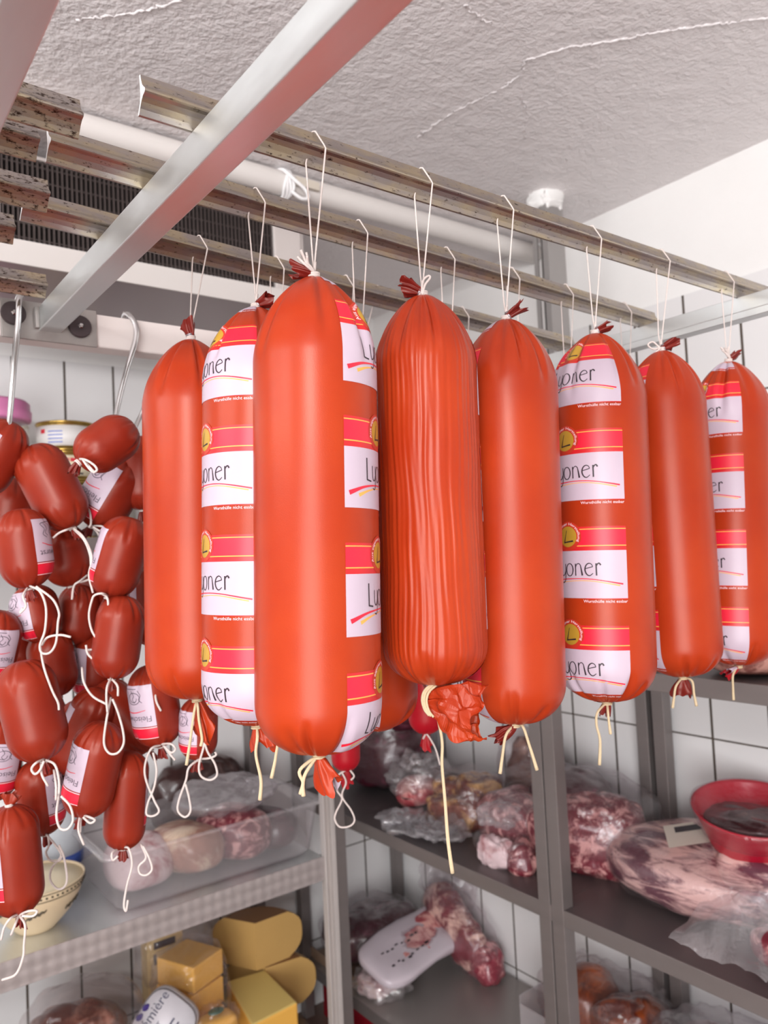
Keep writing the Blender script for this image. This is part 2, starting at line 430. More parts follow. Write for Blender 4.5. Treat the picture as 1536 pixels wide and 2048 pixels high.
m = MB(); m.box((0.02, YR, H+0.335), (1.275, YR+0.04, H+0.387))
wr = single('support_rail', m, PAINT, 'white painted horizontal beam holding the crossbars and meat hooks', 'support beam', smooth=False, bevel=0.003)
m = MB(); m.box((-0.9, YR-0.004, H+0.335), (0.229, YR+0.036, H+0.42))
single('support_rail', m, PAINT, 'white painted beam end beside the bolted plate', 'support beam', smooth=False, bevel=0.003)

PROF = [(0.0004, 0.033), (-0.0006, 0.028), (-0.003, 0.0222), (-0.0066, 0.0184), (-0.0086, 0.0170), (-0.0093, 0.0156), (-0.0090, 0.0142), (-0.0078, 0.0132), (-0.0040, 0.0122), (0.0000, 0.0090), (0.0036, 0.0045), (0.0062, 0.0),
        (0.0092, 0.0), (0.0066, 0.0045), (0.0036, 0.0088), (0.0016, 0.015), (0.0022, 0.024), (0.0032, 0.033)]
def rail(pa, pb, label, mat):
    A = np.array([pa[0], pa[1], ZB+0.0002]); B = np.array([pb[0], pb[1], ZB+0.0002])
    n = np.array([-(B-A)[1], (B-A)[0], 0]); n /= np.linalg.norm(n)
    k = len(PROF); V = [P + n*y + np.array([0, 0, z]) for P in (A, B) for y, z in PROF]
    F = [(i, (i+1) % k, k+(i+1) % k, k+i) for i in range(k)]
    m = MB(); m.add(V, F, 0); m.add(V[:k], [tuple(range(k-1, -1, -1))], 1); m.add(V[k:], [tuple(range(k))], 1)
    return single('hanging_rail', m, [mat, RAILEND], label, 'rail', 'aluminium rails of the hanging rack', smooth=False)
RA = [((0.236, 0.626), (1.34, 0.626)), ((0.190, 0.748), (1.275, 0.815)), ((0.198, 0.894), (1.27, 1.003)), ((0.10+0.192, 1.137), (1.262, 1.165))]
rail(*RA[0], 'worn aluminium rail the foremost row of big sausages hangs from', RAIL)
rail(*RA[1], 'worn aluminium rail behind the foremost one, crossing below the white pipe', RAIL)
rail(*RA[2], 'worn aluminium rail farthest back, the plain glossy end sausage hangs from it', RAIL)
RDL = ['stained rail end nearest the ceiling, spotted black and yellow', 'stained rail end just below the topmost spotted one', 'stained rail end lying in front of the cooling fins', 'short stained rail end below the cooling fins', 'stained rail end resting against the pale crossbar above the bolted plate']
for (x, y), lb in zip([(0.204, 0.691), (0.182, 0.752), (0.217, 0.859), (0.205, 0.967), (0.284, 1.148)], RDL):
    rail((-0.7, y-0.03), (x, y), lb, RAILD)

# ------------------------------------------------------------------ printed labels
def tri2d(string, size, bold=0.0):
    cu = bpy.data.curves.new('t', 'FONT'); cu.body = string; cu.size = size; cu.offset = bold; cu.resolution_u = 3
    o = bpy.data.objects.new('t', cu); sc.collection.objects.link(o)
    dg = bpy.context.evaluated_depsgraph_get(); me = o.evaluated_get(dg).to_mesh()
    me.calc_loop_triangles()
    V = np.array([v.co[:2] for v in me.vertices]); F = [tuple(l.vertices) for l in me.loop_triangles]
    o.evaluated_get(dg).to_mesh_clear(); bpy.data.objects.remove(o); bpy.data.curves.remove(cu)
    return V, F
class Flat:                                     # 2D artwork in label units, y upwards
    def __init__(s): s.items = []
    def add(s, V, F, mi, off): s.items.append((np.asarray(V, float), F, mi, off))
    def rect(s, x0, y0, x1, y1, mi, off, c=4.0):
        nx = max(1, int(abs(x1-x0)/c)); ny = max(1, int(abs(y1-y0)/c))
        V = [(x, y) for y in np.linspace(y0, y1, ny+1) for x in np.linspace(x0, x1, nx+1)]
        F = [(j*(nx+1)+i, j*(nx+1)+i+1, (j+1)*(nx+1)+i+1, (j+1)*(nx+1)+i) for j in range(ny) for i in range(nx)]
        s.add(V, F, mi, off)
    def disc(s, cx, cy, r, mi, off, a0=0, a1=360):
        V = []; F = []; nr, na = 8, 40
        for i in range(nr+1):
            for j in range(na+1):
                a = math.radians(a0+(a1-a0)*j/na); V.append((cx+r*i/nr*math.cos(a), cy+r*i/nr*math.sin(a)))
        for i in range(nr):
            for j in range(na): F.append((i*(na+1)+j, (i+1)*(na+1)+j, (i+1)*(na+1)+j+1, i*(na+1)+j+1))
        s.add(V, F, mi, off)
    def stroke(s, pts, w, mi, off, k=6):
        P = np.array(pts, float); P = np.c_[P, np.zeros(len(P))]
        if len(P) > 2: P = spline(P, k)
        else: P = np.array([P[0]+(P[1]-P[0])*q for q in np.linspace(0, 1, 8)])
        T = np.gradient(P, axis=0); T /= np.linalg.norm(T, axis=1)[:, None]+1e-9
        N = np.c_[-T[:, 1], T[:, 0]]
        ww = np.full(len(P), w) if np.isscalar(w) else np.interp(np.linspace(0, 1, len(P)), np.linspace(0, 1, len(w)), w)
        V = np.concatenate([P[:, :2]+N*ww[:, None]/2, P[:, :2]-N*ww[:, None]/2]); n = len(P)
        s.add(V, [(i, n+i, n+i+1, i+1) for i in range(n-1)], mi, off)
    def text(s, string, x, y, size, mi, off, width=None, bold=0.0, rot=0.0):
        V, F = tri2d(string, size, bold)
        V = V - np.array([V[:, 0].min(), 0])
        if width: V[:, 0] *= width/V[:, 0].max()
        c, q = math.cos(rot), math.sin(rot)
        s.add(V @ np.array([[c, q], [-q, c]]) + np.array([x, y]), F, mi, off)
    def arctext(s, string, cx, cy, r, size, a0, a1, mi, off):
        V, F = tri2d(string, size, 0.02); x = (V[:, 0]-V[:, 0].min())/(V[:, 0].max()-V[:, 0].min())
        a = np.radians(a0+(a1-a0)*x); rr = r+V[:, 1]
        s.add(np.c_[cx+rr*np.cos(a), cy+rr*np.sin(a)], F, mi, off)

def glyphs(f, x, y, mi, off, sx=1.0):                   # thin hand-drawn lettering: L y o n e r
    S = lambda pts, w, k=6: f.stroke([(x+a*sx, y+b) for a, b in pts], (np.array(w)*1.22).tolist(), mi, off, k)
    S([(0, 35), (0.6, 0.2)], 2.4); S([(-0.4, 0.6), (13, -1.2)], 2.0)
    S([(18, 24), (18.3, 10), (20, 3), (24, 0.5), (28, 4), (30, 9)], 1.6); S([(30.5, 24), (30.5, 4), (29.5, -8), (25, -13.5), (19, -12)], 1.6)
    S([(42+8.6*math.sin(a), 12+12.6*math.cos(a)) for a in np.linspace(0, 2*math.pi, 17)], [1.3, 2.2, 1.3, 2.2, 1.3], 3)
    S([(57, 24), (57.3, 0)], 2.0); S([(57.4, 17), (60, 22.5), (64.5, 24.3), (68.3, 21), (70, 14), (72.5, 0.3)], [1.2, 1.3, 1.6, 3.0])
    S([(79.5, 14), (95, 17.6)], 1.4); S([(95, 17.6), (92.5, 22.5), (87, 24.5), (81, 20.5), (78.5, 12), (81.5, 3.5), (88, -0.2), (95.5, 4.5)], [1.3, 1.4, 2.0, 2.4, 1.8, 1.1])
    S([(102, 24.3), (102.5, 0)], 2.5); S([(102.3, 18), (105, 23), (108.5, 24.3), (111.5, 20.5)], [1.4, 2.2, 2.6])

ART = Flat()
ART.rect(-101, 5, 101, -43, R2_, 0.00035); ART.rect(-101, -1, 101, -33, R_, 0.0005)
ART.rect(-101, 0.7, 101, -1.0, Y_, 0.0006); ART.rect(-101, -32.6, 101, -34.4, Y_, 0.0006)
ART.rect(-101, -43, 101, -138, W_, 0.0004)
ART.disc(-18, -14, 31, S_, 0.0007, -22, 202); ART.disc(-18, -14, 29, S_, 0.00065); ART.disc(-18, -14, 21, G_, 0.0008)
ART.stroke([(-20.5, -1), (-26.5, -24)], [1.2, 1.6, 2.6], I_, 0.0010); ART.stroke([(-28, -25.5), (-22, -25), (-5, -23)], [3.4, 2.4, 3.2], I_, 0.0010)
ART.arctext('Aus eigener Herstellung', -18, -14, 23.8, 7.4, 206, -26, P_, 0.0010)
glyphs(ART, -55, -93, I_, 0.0007, 0.94)
ART.stroke([(-93, -115), (-60, -104), (-20, -99.5), (30, -100), (92, -110)], [7.5, 4.2, 2.2, 1.6, 1.8, 3.0], R_, 0.0007)
ART.stroke([(-74, -118), (-50, -109.5), (-15, -104), (30, -103.6), (86, -113)], [6, 3.4, 1.4, 1.2, 1.6, 2.4], Y_, 0.0006)
ART.rect(20, -138, 101, -139.4, R2_, 0.00055)
ART.text('Wursthülle nicht essbar', 14, -146.5, 8.0, P_, 0.0007, 86, 0.02)
# small sausages hang head down: the artwork is turned by half a turn when it is applied
ART_S = Flat()
ART_S.rect(-62, -58, 62, 44, W_, 0.0004); ART_S.rect(-62, 46, 62, 76, R2_, 0.0004); ART_S.rect(-62, 50, 62, 72, R_, 0.0005)
ART_S.rect(-62, 73.6, 62, 75.2, P_, 0.0006); ART_S.rect(-62, 46.6, 62, 48.2, P_, 0.0006)
ART_S.text('Fleischwurst', -52, 18, 20, GI_, 0.0007, 104)
ART_S.stroke([(-40, 3), (-10, 8), (20, 7), (44, 0)], [1.2, 2.6, 1.6], R_, 0.0007)
ART_S.stroke([(-10+24*math.cos(a)*(1-a/16), -28+17*math.sin(a)*(1-a/20)) for a in np.linspace(0, 9.4, 26)], 1.7, GI_, 0.0007, 3)
for q in (-34, -14, 6, 22): ART_S.stroke([(q, -16), (q+8, -24), (q+2, -34), (q+10, -46)], 1.6, GI_, 0.0007, 4)
ART_S.stroke([(26, -12), (38, -20), (32, -32), (42, -44), (28, -48), (8, -50), (-20, -50)], 1.7, GI_, 0.0007, 4)

# ------------------------------------------------------------------ sausages
class Body:
    """surface of a filled casing between two knots"""
    def __init__(s, A, B, R, lb, lt, seed, pleats=9, pa=0.2, wr=0.0, bend=0.0, pow_t=(1.7, 1.6), pow_b=(2.3, 2.15)):
        s.A = np.array(A, float); s.B = np.array(B, float); s.L = np.linalg.norm(s.B-s.A); s.R = R
        s.ez = (s.B-s.A)/s.L
        h = np.array([1.0, 0, 0]) if abs(s.ez[0]) < 0.9 else np.array([0, 1.0, 0])
        s.ey = np.cross(s.ez, h); s.ey /= np.linalg.norm(s.ey); s.ex = np.cross(s.ey, s.ez)
        s.lb, s.lt = lb*R, lt*R; s.wr = wr; s.seed = seed; s.pt, s.pb = pow_t, pow_b
        r = np.random.RandomState(seed)
        s.pl = [[(q*2*math.pi/pleats+r.uniform(-0.3, 0.3), r.uniform(0.05, 0.11), pa*r.uniform(0.35, 1.15), r.uniform(0.65, 1.15)) for q in range(pleats)] for _ in (0, 1)]
        t = np.linspace(0, s.L, 600); rr = s.r0(t); ds = np.hypot(np.diff(rr), np.diff(t))
        s.tt = t; s.ss = np.concatenate([[0], np.cumsum(ds)]); s.ss -= np.interp(s.L/2, t, s.ss)
        s.rw = np.random.RandomState(seed+50)
        s.wv = [(s.rw.randint(24, 66), s.rw.uniform(0, 6.28), s.rw.uniform(4, 30), s.rw.uniform(-9, 9), s.rw.uniform(0, 6.28)) for _ in range(16)]
    def r0(s, t):
        t = np.asarray(t, float)
        b = np.clip(1-t/s.lb, 0, 1); a = np.clip(1-(s.L-t)/s.lt, 0, 1)
        return s.R*np.clip(1-b**s.pb[0], 0, 1)**(1/s.pb[1])*np.clip(1-a**s.pt[0], 0, 1)**(1/s.pt[1]) + 0.0035*(b**8+a**8)
    def rad(s, t, th):
        r = s.r0(t)
        for side, x, ln, ex_, rg in ((0, t, s.lb, 0.85, 0.12), (1, s.L-t, s.lt, 1.1, 0.3)):
            for p, w, a, l in s.pl[side]:
                e = np.clip(1-x/(ln*ex_*l), 0, 1)
                d = (th-p+math.pi) % (2*math.pi) - math.pi
                r = r*(1 - a*e**1.1*np.exp(-(d/(w*(1+1.2*e**3)))**2) + rg*a*e**1.1*np.exp(-((np.abs(d)-2.0*w)/(1.4*w))**2))
        if s.wr:
            q = 0
            for k, p, f, g, p2 in s.wv: q = q + np.sin(k*(th+0.022*np.sin(t*24+2*th+0.2*p2)+0.012*np.sin(t*62+3*th+0.3*p)) + p + 0.5*np.sin(t*f+p2))*np.clip(0.45+0.7*np.sin(t*(5+abs(g))+p2+2*th), 0, 1)
            r = r*(1 + s.wr*q/4)
        return r
    def pt_(s, t, th, off=0.0):
        r = s.rad(t, th); e = 1e-4
        dr = (s.r0(np.clip(t+e, 0, s.L))-s.r0(np.clip(t-e, 0, s.L)))/(2*e); nn = np.sqrt(1+dr*dr)
        rr = r + off/nn; tt = t - off*dr/nn
        return s.A + tt[:, None]*s.ez + (rr*np.cos(th))[:, None]*s.ex + (rr*np.sin(th))[:, None]*s.ey
    def mesh(s, na=144, nt=130):
        m = MB(); q = np.linspace(0, 1, nt); q = 0.5-0.5*np.cos(q*math.pi); q = 0.35*np.linspace(0, 1, nt)+0.65*q
        T = q*s.L; TH = np.linspace(0, 2*math.pi, na, endpoint=False)
        tt = np.repeat(T, na); th = np.tile(TH, nt)
        V = s.pt_(tt, th); F = []
        for i in range(nt-1):
            for j in range(na):
                k = (j+1) % na; F.append((i*na+j, i*na+k, (i+1)*na+k, (i+1)*na+j))
        F.append(tuple(range(na-1, -1, -1))); F.append(tuple((nt-1)*na+j for j in range(na)))
        m.add(V, F); return m
    def theta_to(s, P):
        d = np.array(P)-(s.A+s.B)/2; return math.atan2(d @ s.ey, d @ s.ex)
    def art(s, art, k, thc, s0, m, flip=False, margin=0.008):
        for V, F, mi, off in art.items:
            u, y = V[:, 0]*k, V[:, 1]*k
            if flip: u, y = -u, -y
            sv = s0 + y; th = thc + u/s.R
            ok = (sv > s.ss[0]+margin) & (sv < s.ss[-1]-margin)
            if not ok.any(): continue
            t = np.interp(sv, s.ss, s.tt)
            W = s.pt_(t, th, off); G = [q for q in F if all(ok[i] for i in q)]
            if G: m.add(W, G, mi)

def tail_mesh(A, d, ln, r0, r1, seed, ruff=0.55, n=40, rows=12, white=None):
    """gathered, crumpled end of a casing"""
    d = np.array(d, float); d /= np.linalg.norm(d); a = np.cross(d, [0.31, 0.2, 0.93]); a /= np.linalg.norm(a); b = np.cross(d, a)
    rs = np.random.RandomState(seed); ks = [(rs.randint(3, 9), rs.uniform(0, 6.28), rs.uniform(0.3, 1)) for _ in range(4)]
    V = []
    for i in range(rows):
        q = i/(rows-1); r = r0+(r1-r0)*q**0.8
        for j in range(n):
            th = 2*math.pi*j/n
            w = sum(c*math.sin(k*th+p+1.2*q*math.sin(p)) for k, p, c in ks)/2.2
            rr = r*(1+ruff*w*q**0.4); z = ln*q*(1+0.22*math.sin(2*th+seed)*q+0.12*math.sin(5*th+seed*2)*q)
            V.append(np.array(A)+d*z+rr*(math.cos(th)*a*1.15+math.sin(th)*b*0.75))
    V = np.array(V); V += 0.10*r1*np.c_[sn(V, 260, seed), sn(V, 260, seed+1), sn(V, 260, seed+2)]*np.repeat(np.linspace(0, 1, rows), n)[:, None]
    F = [(i*n+j, i*n+(j+1) % n, (i+1)*n+(j+1) % n, (i+1)*n+j) for i in range(rows-1) for j in range(n)]
    m = MB(); m.add(V, F)
    if white: m.mi = [1 if (white[0] <= (f[0] % n)/n <= white[1] and f[0]//n >= 2) else 0 for f in m.f]
    return m
def ring(m, A, d, r, w, turns=1):
    d = np.array(d, float); d /= np.linalg.norm(d); a = np.cross(d, [0.31, 0.2, 0.93]); a /= np.linalg.norm(a); b = np.cross(d, a)
    N = 20*turns
    m.tube([np.array(A)+d*(w*1.7*(i/N*turns-turns/2))+r*(math.cos(2*math.pi*i/20)*a+math.sin(2*math.pi*i/20)*b) for i in range(N+1)], w, 7, smooth=2)

BIGGROUP = 'big boiled sausages hanging from the rails'
def big(label, railxy, top, bot, R, lab, k=None, whitez=None, seed=1, wr=0.0, toptail=None, bottail=None, strings=(), loop=None, clip=True, na=144, nt=130, dxs=(0.008, 0.014, -0.003), pleats=9, lt=1.45, lb=0.85, frayed=False, botclip=False, sr=0.0009, bow=None, botwhite=None):
    top = np.array(top, float); bot = np.array(bot, float)
    b = Body(bot, top, R, lb, lt, seed, pleats, 0.27 if not wr else 0.2, wr)
    t = thing('boiled_sausage', label, 'sausage', (top+bot)/2*np.array([1, 1, 0])+np.array([0, 0, bot[2]]), BIGGROUP)
    part(t, 'casing', b.mesh(na, nt), CASING)
    if lab is not None:
        m = MB(); to_cam = b.theta_to((0, 0, (top[2]+bot[2])/2)); edge, side = lab
        W = 202*k
        thc = to_cam + math.radians(edge) + (W/2/R if side == 'left' else -W/2/R)
        s0 = np.interp(np.clip(whitez-bot[2], 0, b.L), b.tt, b.ss) + 43*k
        for j in range(-6, 7): b.art(ART, k, thc, s0+j*197*k, m)
        if m.nv: part(t, 'printed_label', m, LABELMATS, True, label='white and red printed label panels')
    d = b.ez
    if toptail:
        px, py, ln, r1 = toptail; c = top + d*0.003; depth = (c-np.array([0, 0, H])) @ fwd
        e = at_d(px, py, depth) - c
        part(t, 'casing_tail', tail_mesh(c, e, ln*0.9, 0.0042, r1*0.82, seed+3), CASING_IN, label='dark red gathered casing end')
        if clip:
            m = MB(); e /= np.linalg.norm(e); ring(m, c+e*0.003, e, 0.0048, 0.0011, 2); part(t, 'metal_clip', m, CLIP)
    # hanging loop over the rail
    if railxy is not None:
        x, y = railxy
        kx, ky, kz = top+d*0.004
        m = MB()
        fr = [(kx, ky, kz), (kx+0.6*(x+dxs[1]-kx)*0.2, ky-0.002, kz+0.02), (x+dxs[1], y-0.0102, ZB+0.0145), (x+dxs[1]*0.95, y-0.0085, ZB+0.0185), (x+dxs[0], y-0.0022, ZB+0.0335), (x+dxs[0]-0.001, y+0.0002, ZB+0.0343), (x+dxs[0]-0.002, y+0.0028, ZB+0.0335), (x+dxs[2]+0.002, y+0.0036, ZB+0.001), (kx+0.001, ky+0.003, kz+0.02), (kx, ky, kz)]
        P = np.array(fr); m.tube(P, sr, 6, smooth=0)
        part(t, 'hanging_string', m, COTTON)
        m = MB(); ring(m, top+d*0.002, d, 0.0050, 0.0012, 3); m.tube([(kx, ky, kz), (kx+0.001, ky-0.001, kz+0.012)], 0.0018, 6, smooth=0)
        if frayed:
            for q in range(7):
                r = np.random.RandomState(seed*9+q); m.tube([(kx-0.002, ky-0.004, kz), (kx-0.009+r.uniform(-.004, .004), ky-0.004, kz+0.006), (kx-0.013+r.uniform(-.007, .007), ky-0.002+r.uniform(-.006, .006), kz+0.016+r.uniform(-.004, .004))], 0.0014, 5)
        if bow:
            depth = (top-np.array([0, 0, H])) @ fwd - 0.006
            m.tube([at_d(px, py, depth) for px, py in bow], 0.0013, 6)
        part(t, 'string_knot', m, COTTON)
    if bottail:
        px, py, ln, r1, mt = bottail; c = bot - d*0.003; depth = (c-np.array([0, 0, H])) @ fwd
        e = at_d(px, py, depth) - c
        part(t, 'casing_tail', tail_mesh(c, e, ln, 0.0045, r1, seed+13, 0.5, white=botwhite), [mt, WHITE] if botwhite else mt)
        m = MB(); ring(m, bot-d*0.002, d, 0.0054, 0.0013, 2); part(t, 'string_knot', m, JUTE)
    dep = (bot-np.array([0, 0, H])) @ fwd
    for pxs in strings:
        m = MB(); P = [bot-d*0.001]+[at_d(px, py, dep-0.012) for px, py in pxs]
        m.tube(P, [0.0013]+[0.0017]*3+[0.0019, 0.0022], 6); part(t, 'string_end', m, JUTE)
    return t, b

Y1 = 0.626
def oy(px, py, Y): return at_y(px, py, Y)
def r2(x): return 0.750+(x-0.222)*0.0617
def r3(x): return 0.894+(x-0.198)*0.1017
def axis(pt, pb, yt, yb=None):
    yb = yt if yb is None else yb
    return oy(pt[0], pt[1], yt), oy(pb[0], pb[1], yb)
U = 1/1541.248
# ---- first rail
T, B = axis((628, 556), (638, 1506), Y1)
big('front sausage, largest of all, smooth orange with its label turned to the side', (0.403, Y1), T, B, 0.0595, (25, 'left'), 0.000583, H+oy(690, 648, 0.585)[2]-H-0.004, 11, toptail=(585, 540, 0.022, 0.010), bottail=(655, 1560, 0.030, 0.013, CASING_OR), strings=[[(612, 1545), (606, 1570), (607, 1592)], [(600, 1540), (606, 1565), (601, 1588)]], botwhite=(0.55, 0.8), frayed=True, clip=False, na=200, nt=170)
T, B = axis((845, 592), (873, 1368), Y1)
big('wrinkled orange sausage with a big crumpled casing end below', (0.542, Y1), T, B, 0.0552, (80, 'left'), 0.000575, T[2]-0.08, 12, wr=0.011, toptail=(800, 568, 0.024, 0.011), strings=[[(862, 1385), (872, 1420), (884, 1480), (884, 1530), (890, 1600), (896, 1680), (905, 1746)]], na=280, nt=220, pleats=13, lb=0.8, bow=[(845, 590), (850, 570), (860, 556), (856, 552), (846, 562), (843, 588)])
T, B = axis((1012, 640), (1030, 1446), Y1)
big('smooth red orange sausage just past the wrinkled one, label hidden on its far side', (0.670, Y1), T, B, 0.0582, (-37, 'right'), 0.00060, at_y(960, 732, 0.60)[2], 13, toptail=(1055, 605, 0.026, 0.009), bottail=(992, 1478, 0.024, 0.010, CASING_IN), strings=[[(1012, 1470), (1005, 1510), (1000, 1547)], [(1045, 1452), (1060, 1495), (1074, 1540)]])
T, B = axis((1190, 668), (1214, 1402), Y1)
b5 = big('labelled sausage whose white panels face the room, between two plain sides', (0.838, Y1), T, B, 0.0622, (27, 'right'), 0.000612, at_y(1244, 718, 0.575)[2], 14, toptail=(1215, 652, 0.022, 0.008), bottail=(1206, 1432, 0.014, 0.006, CASING_IN), strings=[[(1195, 1425), (1193, 1450), (1200, 1480), (1199, 1530)], [(1216, 1425), (1218, 1445), (1221, 1468)]])
T, B = axis((1322, 702), (1366, 1352), Y1)
big('slim plain red sausage second from the far end of the front row', (0.997, Y1), T, B, 0.0556, (-28, 'right'), 0.00059, at_y(1312, 1092, 0.585)[2], 15, toptail=(1352, 682, 0.026, 0.010), bottail=(1366, 1392, 0.022, 0.012, CASING_IN), strings=[[(1352, 1372), (1348, 1395), (1345, 1416)], [(1384, 1362), (1388, 1388), (1393, 1412)]], bow=[(1322, 698), (1306, 684), (1296, 690), (1306, 698), (1320, 696), (1310, 706)])
T, B = axis((1457, 724), (1476, 1330), Y1)
big('last sausage of the front row, cut by the picture edge, with narrow white panels', (1.175, Y1), T, B, 0.0590, (16, 'right'), 0.00058, at_y(1484, 790, 0.575)[2], 16, toptail=(1474, 708, 0.020, 0.008), bottail=(1455, 1348, 0.020, 0.009, CASING_R), strings=[[(1466, 1350), (1466, 1375), (1467, 1400)]], botwhite=(0.4, 0.65), frayed=True, clip=False)
# ---- second rail
x = 0.409; y = r2(x)
T, B = axis((512, 616), (514, 1448), y)
big('labelled sausage squeezed between the front sausage and the plain end one', (x, y), T, B, 0.0585, (1, 'right'), 0.000578, at_y(515, 690, y-0.05)[2], 21, toptail=(532, 604, 0.020, 0.011), bottail=(522, 1485, 0.022, 0.013, CASING_OR), strings=[[(515, 1475), (512, 1510), (522, 1560), (520, 1600)], [(552, 1475), (552, 1510), (543, 1556)]])
for (xx, pt, pb, R, ed, sd, lb) in [(0.559, 700, 1392, 0.056, (10, 'right'), 22, 'sausage hidden behind the front and the wrinkled one, white panel showing at its foot'),
                             (0.716, 730, 1385, 0.055, (60, 'right'), 23, 'sausage hidden behind the wrinkled and the smooth red one, on the second rail'),
                             (0.856, 740, 1370, 0.055, (60, 'right'), 24, 'sausage hidden behind the smooth red one and the labelled one, on the second rail'),
                             (0.991, 752, 1360, 0.054, (60, 'right'), 25, 'sausage hidden behind the labelled one, hung on long strings from the second rail'),
                             (1.163, 764, 1340, 0.054, (60, 'right'), 26, 'sausage hidden behind the last two of the front row, on the second rail')]:
    yy = r2(xx)
    zt = H + 0.205; zb = H - 0.215
    if sd == 22: zb = H - 0.218
    big(lb, (xx, yy), (xx-0.004, yy, zt), (xx-0.006, yy, zb), R, ed, 0.000578, zb+0.062, sd, toptail=(700, 500, 0.018, 0.008), na=96, nt=80)
# ---- third rail
x = 0.408; y = r3(x)
T, B = axis((382, 680), (394, 1396), y)
t0, b0 = big('plain glossy end sausage beside the bunch of small sausages', (x, y), T, B, 0.0610, (100, 'left'), 0.00058, T[2]-0.07, 31, toptail=(376, 655, 0.022, 0.012), bottail=(412, 1480, 0.045, 0.011, CASING_OR), strings=[[(390, 1415), (386, 1440), (380, 1485), (373, 1530)], [(396, 1415), (398, 1440), (404, 1475), (402, 1492)]], pleats=8)
for (xx, sd, lb) in [(0.528, 32, 'sausage hidden behind the squeezed labelled one, on the third rail'), (0.655, 33, 'sausage hidden deep behind the front one, on the third rail'), (0.919, 34, 'sausage hidden deep behind the wrinkled one, on the third rail')]:
    yy = r3(xx)
    big(lb, (xx, yy), (xx-0.004, yy, H+0.19), (xx-0.006, yy, H-0.20), 0.055, (60, 'right'), 0.00058, H+0.1, sd, toptail=(700, 500, 0.018, 0.008), na=96, nt=80)

# crumpled casing end of the wrinkled sausage
wsg = [o for o in sc.objects if o.get('label', '').startswith('wrinkled orange')][0]
def crumple():
    depth = 0.79; c = [at_d(*p) for p in ((858, 1385, 0.815), (858, 1425, 0.80))]
    ax0 = at_d(852, 1400, 0.805); ax1 = at_d(968, 1420, 0.79)
    d = ax1-ax0; ln = np.linalg.norm(d); d /= ln; a = -upv.copy(); a -= d*(a @ d); a /= np.linalg.norm(a); b = np.cross(d, a)
    rows, n = 26, 60; V = []; rs = np.random.RandomState(4)
    for i in range(rows):
        q = i/(rows-1); hgt = 0.008+0.019*min(1, q*1.9)**0.8; thk = 0.006+0.011*q**0.7
        for j in range(n):
            th = 2*math.pi*j/n
            f = 1+0.16*math.sin(3*th+5*q)+0.12*math.sin(7*th-3*q+1)+0.08*math.sin(11*th+2)
            V.append(ax0+d*ln*q*(0.94+0.10*math.sin(2*th+0.8)+0.05*math.sin(5*th)) + a*(hgt*math.cos(th)*f+0.007*q) + b*thk*math.sin(th)*f)
    V = np.array(V); V += 0.0022*np.c_[np.sign(sn(V, 330, 1))*np.abs(sn(V, 330, 1))**0.7, sn(V, 300, 2), sn(V, 300, 3)]
    F = [(i*n+j, i*n+(j+1) % n, (i+1)*n+(j+1) % n, (i+1)*n+j) for i in range(rows-1) for j in range(n)]; F.append(tuple(range(n)))
    m = MB(); m.add(V, F); return m
part(wsg, 'casing_tail', crumple(), CASING_OR, False, label='crumpled orange casing end tied aside')
m = MB()
P = [(868, 1368, .80), (853, 1382, .795), (848, 1400, .793), (853, 1420, .79), (862, 1432, .79)]
m.tube([at_d(*p) for p in P], 0.0014, 7); m.tube([at_d(p[0]+5, p[1]+2, p[2]) for p in P], 0.0014, 7); m.tube([at_d(p[0]-4, p[1]-1, p[2]) for p in P], 0.0013, 7)
part(wsg, 'twine_tie', m, JUTE)

# ------------------------------------------------------------------ meat hooks
def hook(pts, label):
    m = MB(); m.tube(pts, [0.0044]*6+[0.004, 0.0026], 10); return single('meat_hook', m, CHROME, label, 'hook', 'steel meat hooks on the white beam')
h = [np.array([0.262, YR+0.045, H+0.372]), np.array([0.262, YR+0.044, H+0.388]), np.array([0.262, YR+0.02, H+0.400]), np.array([0.262, YR-0.004, H+0.398]), np.array([0.262, YR-0.019, H+0.382])]
hook(h[:4]+[at_y(38, 600, YR-0.02), at_y(36, 650, YR-0.022), at_y(28, 730, YR-0.022), at_y(20, 830, YR-0.022), at_y(14, 880, YR-0.03)], 'steel meat hook in front of the bolted plate')
hook([(0.425, YR+0.045, H+0.370), (0.425, YR+0.044, H+0.387), at_y(250, 628, YR+0.02), at_y(262, 634, YR-0.004), at_y(272, 655, YR-0.012), at_y(270, 685, YR-0.014), at_y(252, 745, YR-0.014), at_y(235, 815, YR-0.014), at_y(231, 850, YR-0.02)], 'steel meat hook with a bent top on the bare white beam')
m = MB(); m.tube([at_d(292, 800, 1.2), at_d(284, 825, 1.2), at_d(268, 860, 1.19), at_d(262, 885, 1.18)], 0.0035, 8)
single('meat_hook', m, CHROME, 'tip of a steel meat hook showing beside the plain glossy end sausage', 'hook', 'steel meat hooks on the white beam')

